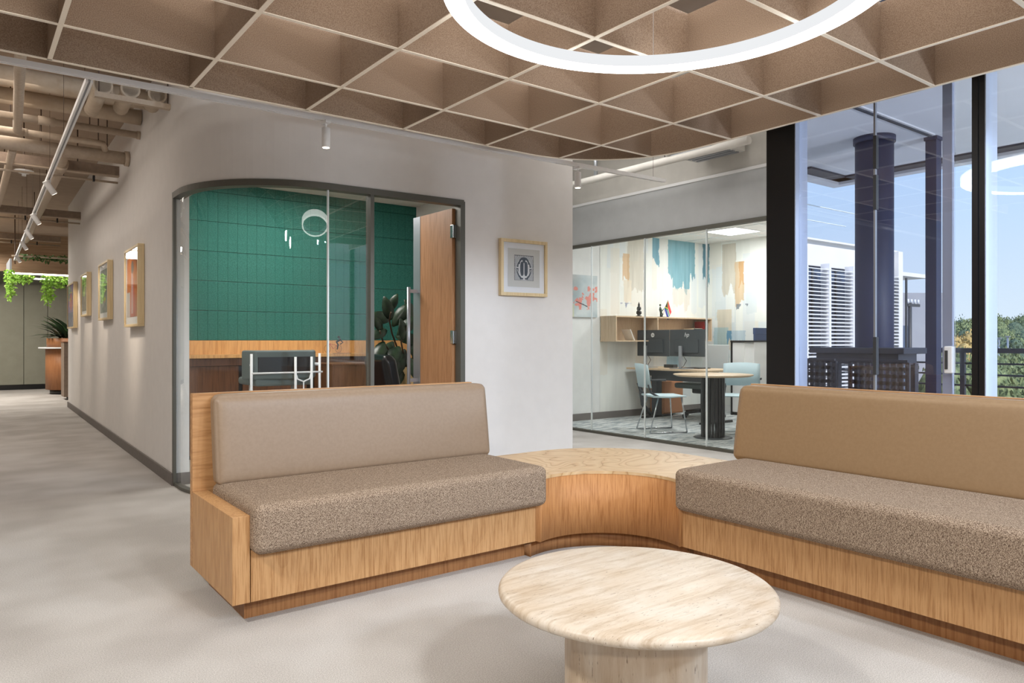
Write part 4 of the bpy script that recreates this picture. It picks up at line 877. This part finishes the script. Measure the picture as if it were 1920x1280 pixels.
for x in (.45, 1.08): hang(t, x, y3, 3.08)
t = pipe([(.28, 4.9, 3.08), (.42, y3-.05, 3.08), (.47, y3, 3.08)], .036, 'pipe_paint', 'taupe sprinkler pipe running down the corridor from the raft to the crossing pipes', g)
hang(t, .36, 6.6, 3.08)
t = pipe([tuple(Pz(24, 280, 2.96)), tuple(Pz(1, 372, 2.96)), tuple(Pz(1, 372, 2.96)+Vector((-.1, 6, 0)))], .035, 'pipe_paint', 'taupe pipe continuing down the left of the corridor', g); hang(t, .4, 10, 2.96)
a = Pz(118, 292, 2.95); t = pipe([(.82, y2+.05, 3.02), (.84, y2+.9, 2.98), (.95, 16.0, 2.98)], [.05, .062, .062], 'pipe_paint', 'long taupe pipe running above the corridor track', g, [(Vector((.83, y2+.55, 2.99)), Vector((.84, y2+.72, 2.985)))])
for y in (9.5, 11.5, 13.5): hang(t, .92, y, 2.98)
for k, py in enumerate((150, 187)):
    yy = Pz(60, py, 3.25).y
    pipe([(-3.9, yy, 3.25), (1.02, yy, 3.25), (1.36, yy, 3.25)], (.08, .07)[k], 'insulation', ('wrinkled insulated duct crossing the corridor just behind the raft', 'second wrinkled insulated duct crossing the corridor behind the first')[k], 'insulated ducts', name='insulated_duct')
for k, (n0, n1) in enumerate((((198, 165), (172, 206)), ((248, 172), (226, 203)), ((299, 182), (284, 199)))):
    a = Pz(*n0, 3.10); b = Pz(*n1, 3.10); a = Vector((b.x-.01, a.y, 3.12)); b.z = 3.10
    pipe([a, b], .058, 'insulation', 'short insulated pipe hung on the strut, %s' % ('nearest the corridor track', 'middle one of three', 'against the front wall')[k], 'insulated pipes on the strut', [(a, a+(b-a)*.12)], name='insulated_pipe')
ys0 = Pz(243, 186, 3.03).y; xs0 = Pz(178, 172, 3.03).x
st = thing('pipe_strut', 'painted steel strut carrying three short insulated pipes', 'bracket', (1.0, ys0, 3.02)); obj('channel', B().box((xs0, ys0-.03, 3.0), (1.36, ys0+.02, 3.04)), 'pipe_paint', st)
for x in (xs0+.03, 1.33): obj('hanger_rod', B().cyl((x, ys0, 3.04), (x, ys0, ZS), .005, 6), 'rod', st)
def angle(pa, pb, z, label, hh=.10, yoff=0):
    y = Pz(*pb, z).y; t = thing('steel_beam', label, 'beam', (0, y, z), 'steel beams across the corridor')
    xe = wallX(y)+.02
    obj('web', B().box((-3.9, y-.01, z), (xe, y+.01, z+hh)), 'steel_paint', t); obj('flange', B().box((-3.9, y-.012, z-.012), (xe, y+.07, z)), 'pipe_paint', t)
    obj('conduit', B().tube([(-3.9, y+.1, z-.06), (xe, y+.1, z-.06)], .012, 8), 'pipe_paint', t)
    for x in (-.4, .2, .75, 1.15): obj('clip', B().box((x, y+.08, z-.075), (x+.02, y+.12, z-.01)), 'black', t); 
    for x in (-.1, 1.0): obj('hanger_rod', B().cyl((x, y+.03, z), (x, y+.03, ZS), .006, 6), 'rod', t)
angle((0, 300), (218, 329), 2.95, 'painted steel angle beam crossing the corridor, nearest of three')
angle((0, 395), (150, 410), 2.98, 'painted steel angle beam crossing the corridor, second of three')
angle((0, 436), (130, 455), 3.02, 'painted steel angle beam crossing the corridor, farthest of three')
sd = thing('smoke_detector', 'white domed smoke detector hanging over the corridor', 'detector', (0, 0, 0)); q = Pz(45, 322, 2.93)
obj('dome', B().lathe(q, [(0, -.02), (.05, -.015), (.085, .0), (.09, .012), (.0, .02)], 32), 'white_plastic', sd); obj('sensor', B().cyl(q+Vector((0, 0, -.045)), q+Vector((0, 0, -.01)), .02, 12), 'white_plastic', sd); obj('drop_rod', B().cyl(q, (q.x, q.y, ZS), .006, 6), 'rod', sd)
# passage services
a = Vector(atX(1040, 352, 5.9)); b = Vector(atX(1437, 246, 5.9)); z_ = (a.z+b.z)/2
t = pipe([(5.75, 7.70, 2.98), (5.75, 4.0, 2.98)], .04, 'slab_white', 'off-white pipe crossing high above the glazed office front', 'passage services')
for y in (6.6, 5.0): hang(t, 5.75, y, 2.98)
q = atX(1117, 315, 5.75); t = thing('pipe_valve', 'small grey valve drop above the passage pipe near the wall corner', 'valve', (5.75, q[1], 3.02)); obj('stem', B().cyl((5.75, q[1], 3.0), (5.75, q[1], 3.35), .022, 12), 'alu', t); obj('nut', B().cyl((5.75, q[1], 3.30), (5.75, q[1], 3.36), .03, 6), 'rod', t)
g1 = atX(1345, 285, 5.85); t = thing('ceiling_unit', 'white louvred ceiling air unit hanging in the passage', 'air unit', (5.9, 4.7, 3.15)); obj('casing', B().box((5.7, 4.36, 3.02), (6.2, 4.95, 3.2)), 'slab_white', t, bevel=.004)
for k in range(7): obj('louvre', B().box((5.72+.068*k, 4.4, 3.008), (5.75+.068*k, 4.9, 3.02)), 'alu', t)

# ================================================================== FAR CORRIDOR
fw = tag(bpy.data.objects.new('wall_cabinet_front', None), kind='structure'); C.objects.link(fw); ORG['wall_cabinet_front'] = Vector((0, 0, 0))
YF = 20.4; xb = [atY(px, 600, YF)[0] for px in (-46, -1, 44.5, 89.5, 133)]
for i in range(4): obj('door_panel', B().box((xb[i]+.006, YF, .12), (xb[i+1]-.006, YF+.03, 2.44)), 'olive_panel', fw)
struct('trim_23', B().box((-3.9, YF+.04, 0), (6, 20.6, 2.46)), 'olive_panel'); struct('trim_24', B().box((-3.9, YF+.005, 0), (6, YF+.04, .11)), 'black')
struct('wall_plank_bulkhead', B().box((.6, 18.9, 2.62), (4, 19.0, ZS)), 'plank'); struct('wall_bulkhead_far', B().box((-3.9, 19.6, 2.5), (.6, 20.3, 3.1)), 'olive_panel')
rd = thing('reception_desk', 'rounded wooden reception drum with a white counter ring, at the corridor end', 'desk', (2.1, 18.4, 0))
yd = 18.4; xl = atY(85, 700, yd)[0]; rr = .55
obj('drum', B().cyl((xl+rr, yd, .1), (xl+rr, yd, .96), rr, 48), 'desk_drum', rd); obj('plinth', B().cyl((xl+rr+.03, yd, 0), (xl+rr+.03, yd, .1), rr-.05, 48), 'black', rd)
obj('counter', B().cyl((xl+rr, yd, .97), (xl+rr, yd, 1.0), rr+.13, 48), 'white_plastic', rd)
pl_ = thing('planter', 'round wooden planter full of dark strap leaves, on the reception counter', 'plant', (xl+rr, yd, 1.0)); obj('pot', B().cyl((xl+rr, yd, 1.0), (xl+rr, yd, 1.19), rr-.02, 40), 'desk_drum', pl_)
for k in range(90):
    a = random.uniform(0, 2*PI); r0 = random.uniform(0, .32); p = (xl+rr+r0*math.cos(a), yd+r0*math.sin(a), 1.17); el = random.uniform(.5, 1.3)
    d = Vector((math.cos(a)*math.cos(el), math.sin(a)*math.cos(el), math.sin(el))); vs, fs = leafmesh(p, d, Vector((-d.x*.5, -d.y*.5, 1)), random.uniform(.4, .66), .11, curl=.5)
    obj('leaf', B().add(vs, fs, True), 'leaf_dark' if k % 3 else 'leaf_mid', pl_)
co = thing('corridor_console', 'tall narrow brown console against the corridor wall end', 'cabinet', (1.7, 16.3, 0)); x0 = atY(120, 700, 16.3)[0]
obj('body', B().box((x0, 16.3, .06), (2.6, 16.8, 1.10)), 'steel_paint', co, bevel=.003); obj('foot', B().box((x0+.05, 16.33, 0), (x0+.12, 16.4, .06)), 'black', co); obj('top', B().box((x0-.008, 16.29, 1.10), (2.6, 16.81, 1.12)), 'walnut', co)
# hanging planter shelf with led lines
hp_ = thing('hanging_planter', 'suspended planter frame with glowing light bars and trailing ferns over reception', 'planter', (1.2, 16.0, 2.4))
yh = 16.2; A_ = atY(22, 511, yh); xl_, zl = A_[0], A_[2]
obj('light_bar', B().box((xl_, yh, zl-.02), (3.4, yh+.03, zl+.005)), 'led_line', hp_); obj('light_bar', B().box((xl_+.4, yh+1.2, zl-.02), (3.4, yh+1.23, zl+.005)), 'led_line', hp_)
obj('side_rail', B().box((xl_, yh, zl+.01), (3.4, yh+.02, zl+.16)), 'plank', hp_); obj('end_rail', B().box((xl_-.03, yh, zl), (xl_, yh+1.23, zl+.26)), 'alu', hp_)
obj('shelf_board', B().box((xl_, yh+.02, zl+.16), (3.4, yh+1.2, zl+.18)), 'plank', hp_); obj('upper_rail', B().box((xl_, yh, zl+.30), (3.4, yh+.03, zl+.33)), 'pipe_paint', hp_)
for x in (xl_+.05, 3.0): obj('hanger_rod', B().cyl((x, yh+.02, zl+.1), (x, yh+.02, ZS), .008, 6), 'rod', hp_)
def fernclump(x0, x1, ztop, drop, n, mat, yy, name='fern'):
    vs_all = B()
    for k in range(n):
        t = random.random(); x = x0+(x1-x0)*t; z = ztop-drop*random.random()**1.2*(1-.35*abs(t-.5)*2); p = (x+random.uniform(-.03, .03), yy+random.uniform(-.12, .12), z)
        d = Vector((random.uniform(-1, 1), random.uniform(-1, 1), random.uniform(-1, .3))); vs, fs = leafmesh(p, d, Vector((random.random()-.5, -1, random.random())), random.uniform(.04, .075), .028, seg=3); vs_all.add(vs, fs, True)
    o = obj(name, vs_all, mat, hp_); o['kind'] = 'stuff'; return o
fernclump(atY(12, 520, yh)[0], atY(26, 520, yh)[0], zl+.05, .62, 260, 'leaf_bright', yh); fernclump(atY(24, 520, yh)[0], atY(62, 520, yh)[0], zl, .18, 200, 'leaf_bright', yh+.2)
fernclump(atY(82, 520, yh)[0], atY(100, 520, yh)[0], zl, .62, 300, 'leaf_bright', yh+.1); fernclump(atY(98, 520, yh)[0], atY(135, 520, yh)[0], zl, .24, 220, 'leaf_bright', yh+.2)
fernclump(atY(40, 520, yh)[0], 2.6, zl+.36, .12, 420, 'leaf_mid', yh+.1)

# ================================================================== OUTSIDE
struct('floor', B().box((4.75, -6, -.15), (8.3, 2.96, -.01)).prism([(4.75, 2.96), (8.3, 2.96), (8.3, 5.1), (8.1, 5.05)], -.15, -.01), 'balcony_tile').name = 'floor_balcony'
RXE, RYE = 7.93, 4.40; so = 2.93
struct('ceiling', B().prism([(4.75, -6), (RXE-.2, -6), (RXE-.2, RYE-.2), (6.7, RYE-.2), (4.75, 2.94)], so, so+.2), 'soffit').name = 'ceiling_balcony'
bm_ = thing('balcony_edge', 'grey edge beam around the balcony roof with a pale underside', 'beam', (7.9, 0, 2.9))
obj('inner_band', B().box((RXE-.3, -6, so-.02), (RXE-.13, RYE-.13, so)).box((6.95, RYE-.3, so-.02), (RXE-.13, RYE-.13, so)), 'railing', bm_)
obj('fascia', B().box((RXE-.13, -6, so-.05), (RXE, RYE, so+.35)).box((7.0, RYE-.13, so-.05), (RXE-.13, RYE, so+.35)), 'soffit', bm_)
q = atz(1641, 212, so); struct('trim_25', B().box((5.3, q[1]-.01, so-.025), (6.7, q[1]+.01, so)), 'railing'); struct('trim_26', B().box((5.3, q[1]-.03, so-.012), (6.7, q[1]-.01, so)), 'louvre')
struct('trim_27', B().box((5.6, 1.5-.9, so-.08), (7.6, 1.5-.8, so)), 'railing')
c = atz(1650, 256, so); colr = thing('round_column', 'thick round navy column holding the balcony roof', 'column', (c[0], c[1]+.05, 0)); obj('shaft', B().cyl((c[0], c[1]+.05, 0), (c[0], c[1]+.05, so), .155, 40), 'navy', colr); obj('collar', B().cyl((c[0], c[1]+.05, so-.05), (c[0], c[1]+.05, so), .17, 40), 'navy', colr)
c = atz(1751, 258, so); sc_ = thing('steel_column', 'slim square navy steel column on the balcony', 'column', (c[0], c[1], 0)); obj('shaft', B().box((c[0]-.06, c[1]-.045, 0), (c[0]+.04, c[1]+.045, so)), 'navy', sc_); obj('cap_plate', B().box((c[0]-.07, c[1]-.055, so-.03), (c[0]+.05, c[1]+.055, so)), 'navy', sc_)
rl = thing('balcony_railing', 'dark balcony railing with thin horizontal bars along the terrace edge', 'railing', (7.6, 0, 0)); XR = 7.65
obj('handrail', B().box((XR-.03, -5.9, 1.03), (XR+.03, 4.3, 1.075)), 'railing', rl)
for k in range(8): obj('bar', B().cyl((XR, -5.9, .93-.105*k), (XR, 4.3, .93-.105*k), .009, 8), 'railing', rl)
for y in (4.2, 2.95, 1.5, 0.0, -1.6): obj('post', B().box((XR-.02, y-.02, 0), (XR+.02, y+.02, 1.03)), 'railing', rl)
# high table and stools
ht = thing('high_table', 'long dark high table on the balcony behind the window', 'table', (5.8, 2.95, 0)); obj('tabletop', B().box((5.60, 2.56, 1.045), (5.98, 3.32, 1.09)), 'railing', ht, bevel=.004)
obj('apron', B().box((5.64, 2.62, .96), (5.94, 3.28, 1.045)), 'railing', ht)
for x, y in ((5.66, 2.64), (5.92, 2.64), (5.66, 3.26), (5.92, 3.26)): obj('leg', B().box((x-.03, y-.03, 0), (x+.03, y+.03, .97)), 'railing', ht)
obj('stretcher', B().box((5.66, 2.62, .35), (5.92, 2.66, .39)), 'railing', ht)
def stool(x, y, label):
    t = thing('bar_stool', label, 'stool', (x, y, 0), 'stools on the balcony')
    obj('seat', B().box((x-.2, y-.2, .70), (x+.2, y+.2, .73)), 'railing', t, bevel=.01)
    b = B(); nn = 9; w_ = .40/nn
    for i in range(nn+1): b.box((x-.2, y-.2+i*w_-.012, .74), (x-.18, y-.2+i*w_+.012, 1.0))
    for j in range(6): b.box((x-.2, y-.2, .74+j*.05), (x-.18, y+.2, .765+j*.05))
    obj('backrest', b, 'railing', t)
    for sx in (-1, 1):
        for sy in (-1, 1): obj('leg', B().tube([(x+sx*.17, y+sy*.17, .70), (x+sx*.2, y+sy*.2, 0)], .014, 8), 'railing', t)
    obj('foot_ring', B().tube([(x-.19, y-.19, .3), (x+.19, y-.19, .3), (x+.19, y+.19, .3), (x-.19, y+.19, .3)], .01, 6, True), 'railing', t)
stool(5.22, 2.98, 'dark balcony stool with a perforated back, behind the window corner post'); stool(5.28, 2.50, 'dark balcony stool with a perforated back, in front of the round column')
# louvred building
bl = thing('office_block', 'white office block opposite with rows of white sun louvres', 'building', (24, 16, -4)); YB = 13.2; XB = atY(1698, 600, YB)[0]
zt_ = atY(1693, 471, YB)[2]
obj('wall', B().box((10.5, YB+.45, zt_-.85), (XB, YB+12, zt_)), 'building_white', bl); obj('wall', B().box((10.5, YB+.6, -4.5), (XB-.3, YB+12, zt_-.85)), 'glazing_dark', bl); obj('end_wall', B().box((XB-.35, YB+.1, -4.5), (XB, YB+12, zt_-.0)), 'building_white', bl)
obj('parapet_cap', B().box((10.4, YB+.3, zt_), (XB+.1, YB+12.1, zt_+.06)), 'building_white', bl)
for k in range(40): obj('louvre', B().add([(12, YB, zt_-1.0-.128*k), (XB-.35, YB, zt_-1.0-.128*k), (XB-.35, YB+.16, zt_-.97-.128*k), (12, YB+.16, zt_-.97-.128*k), (12, YB, zt_-1.03-.128*k), (XB-.35, YB, zt_-1.03-.128*k), (XB-.35, YB+.16, zt_-1.0-.128*k), (12, YB+.16, zt_-1.0-.128*k)], [(0,1,2,3),(4,7,6,5),(0,4,5,1),(3,2,6,7),(0,3,7,4),(1,5,6,2)]), 'louvre', bl)
for px in (1513, 1556, 1601, 1650): 
    x = atY(px, 600, YB)[0]; obj('louvre_bracket', B().box((x-.06, YB-.02, zt_-6.2), (x+.06, YB+.3, zt_-.8)), 'louvre', bl)
for px in range(1500, 1700, 22): x = atY(px, 600, YB+.6)[0]; obj('window_mullion', B().box((x-.05, YB+.55, -4.5), (x+.05, YB+.6, zt_-.9)), 'dark_grey', bl)
cp = obj('canopy', B().box((XB, YB+3, atD(1700, 504, 31)[2]), (XB+9, YB+7, atD(1700, 496, 31)[2])), 'building_white', bl)
gb = thing('concrete_building', 'plain grey concrete building behind the louvred block', 'building', (45, 18, -5)); p = atD(1697, 600, 44); p2 = atD(1785, 600, 44)
obj('wall', B().prism([(p[0]-6, p[1]+4), (p2[0], p2[1]), (p2[0]+8, p2[1]+12), (p[0]+2, p[1]+16)], -6, atD(1700, 549, 44)[2]), 'building_grey', gb); q0 = atD(1702, 600, 43.5); obj('window', B().box((q0[0]-1.6, q0[1]-.3, -3), (q0[0]-.5, q0[1]+.6, 2.0)), 'glazing_dark', gb)
q0 = atD(1706, 620, 40); up = thing('utility_pole', 'thin utility pole with crossarm and insulators in front of the grey building', 'pole', (q0[0], q0[1], -4)); obj('pole', B().cyl((q0[0], q0[1], -4), (q0[0], q0[1], 3.2), .1, 10), 'dark_grey', up)
obj('crossarm', B().box((q0[0]-.3, q0[1]-.06, 3.0), (q0[0]+1.1, q0[1]+.06, 3.15)), 'dark_grey', up)
for k in range(4): obj('insulator', B().cyl((q0[0]-.2+.4*k, q0[1], 3.15), (q0[0]-.2+.4*k, q0[1], 3.4), .05, 8), 'white_plastic', up)
# ground and hills
struct('ground', B().box((8.5, -260, -5.2), (420, 300, -5)), 'ground_out')
hb = B(); nx_, ny_ = 60, 14; vs = []
rr_ = np.random.default_rng(3); hn = rr_.random(200)
for j in range(ny_+1):
    for i in range(nx_+1):
        D = 120+j*16; px_ = 1400+i*20; p = atD(px_, HORIZON, D); hz = -5+ (13.5+1.6*math.sin(i*.45)+.8*math.sin(i*1.3+j))*min(1, (j/ny_)**.8*1.15)
        vs.append((p[0], p[1], hz))
fs = [(j*(nx_+1)+i, j*(nx_+1)+i+1, (j+1)*(nx_+1)+i+1, (j+1)*(nx_+1)+i) for j in range(ny_) for i in range(nx_)]
struct('hill', hb.add(vs, fs, True), 'tree_far')
# trees
def tree_proto(nm, mat, seed, w_=1.0, h_=1.2, trunk=.9, n=1700, ls=.085):
    r = random.Random(seed); root = thing(nm, 'tree', 'tree', (0, 0, 0))
    b = B(); blobs = [(r.uniform(-.55, .55)*w_, r.uniform(-.55, .55)*w_, trunk+h_*r.uniform(.25, .9), r.uniform(.35, .6)*w_) for _ in range(9)]
    for k in range(n):
        bx_, by_, bz_, br = r.choice(blobs); a = r.uniform(0, 2*PI); c_ = r.uniform(-1, 1); s_ = math.sqrt(1-c_*c_); q = br*r.uniform(.78, 1.12)
        p = Vector((bx_+q*s_*math.cos(a), by_+q*s_*math.sin(a), bz_+q*c_*.8)); d = Vector((r.uniform(-1, 1), r.uniform(-1, 1), r.uniform(-.6, .6))).normalized(); e_ = d.orthogonal().normalized()
        b.add([p-d*ls*.5, p+e_*ls*.4, p+d*ls*.5, p-e_*ls*.4], [(0, 1, 2, 3)])
    obj('foliage', b, mat, root)['kind'] = 'stuff'
    core = B()
    for bx_, by_, bz_, br in blobs: core.ball((bx_, by_, bz_), (br*.8, br*.8, br*.64), 6)
    obj('crown', core, mat, root); obj('trunk', B().tube([(0, 0, 0), (.05, 0, trunk+h_*.4)], [.09, .05], 7), 'bark', root)
    return root
protos = [tree_proto('broad_tree', 'tree_green', 1), tree_proto('dense_tree', 'tree_deep', 2, 1.1, 1.1), tree_proto('autumn_tree', 'tree_gold', 3, .9, 1.1, n=1300), tree_proto('low_shrub', 'tree_green', 4, 1.2, .6, .05)]
TR = [ # px, top y, D, proto
 (1800, 600, 95, 1), (1822, 604, 88, 0), (1850, 598, 100, 1), (1878, 600, 92, 0), (1905, 604, 86, 1), (1925, 598, 98, 0), (1790, 610, 80, 0), (1812, 618, 72, 1), (1862, 616, 74, 1), (1890, 618, 70, 0), (1915, 620, 76, 1),
 (1806, 628, 55, 2), (1798, 636, 48, 2), (1826, 634, 58, 2), (1840, 640, 60, 0), (1872, 634, 62, 1), (1900, 636, 60, 1),
 (1795, 676, 30, 3), (1815, 668, 33, 3), (1805, 690, 26, 3), (1838, 680, 30, 3), (1872, 668, 32, 3), (1890, 676, 29, 3), (1912, 670, 31, 3), (1880, 692, 25, 3), (1908, 694, 26, 3), (1925, 684, 28, 3), (1830, 696, 25, 3), (1850, 690, 27, 3)]
adj = ['seen beside the window mullion', 'on the distant slope', 'rising above its neighbours', 'at the edge of the view']
used = set(); cnt = {}
for i, (px, ty, D, k) in enumerate(TR):
    base_ = atD(px, HORIZON, D); g0 = -5; zt2 = EYE+(HORIZON-ty)/FPX*D; h = max(zt2-g0, 1.5)
    if k == 3: g0 = zt2-3.0; h = 3.0
    pr = protos[k]; o = pr if k not in used else copy_tree(pr); used.add(k)
    hh_ = (.9+1.2) if k != 3 else .95
    s = h/hh_; o.location = (base_[0], base_[1], g0); wd = s*(.5 if k != 3 else .42); o.scale = (wd, wd, s); o.rotation_euler = (0, 0, i*1.3)
    key = ('far' if D > 80 else ('middle' if D > 40 else 'near'))
    dist = 'far' if D > 80 else ('middling' if D > 40 else 'near')
    row = sorted([t for t in TR if (t[2] > 80, t[2] > 40, t[3]) == (D > 80, D > 40, k)]); n_ = len(row); r_ = row.index((px, ty, D, k))
    ordn = ['leftmost', 'second from the left', 'third from the left', 'fourth from the left', 'fifth from the left', 'sixth from the left', 'seventh from the left', 'eighth from the left', 'ninth from the left', 'tenth from the left', 'eleventh from the left', 'rightmost'][r_]
    if r_ == n_-1: ordn = 'rightmost'
    kn = ['green broad tree', 'dark green dense tree', 'golden autumn tree', 'bushy green shrub'][k]
    o['label'] = ('%s %s beyond the railing, %s of its kind' % (dist, kn, ordn)) if n_ > 1 else '%s %s beyond the balcony railing' % (dist, kn)
    o['group'] = '%ss beyond the railing' % kn
for px, ty in ((1873, 635), (1889.5, 632)):
    p = atD(px, HORIZON, 45); t = thing('street_lamp', 'thin grey street lamp among the trees, %s' % ('left one of two' if px < 1880 else 'right one of two'), 'street lamp', (p[0], p[1], -5)); zt3 = EYE+(HORIZON-ty)/FPX*45
    obj('pole', B().cyl((p[0], p[1], -5), (p[0], p[1], zt3), .06, 8), 'alu', t); obj('lamp_head', B().box((p[0]-.06, p[1]-.12, zt3), (p[0]+.06, p[1]+.12, zt3+.08)), 'alu', t)
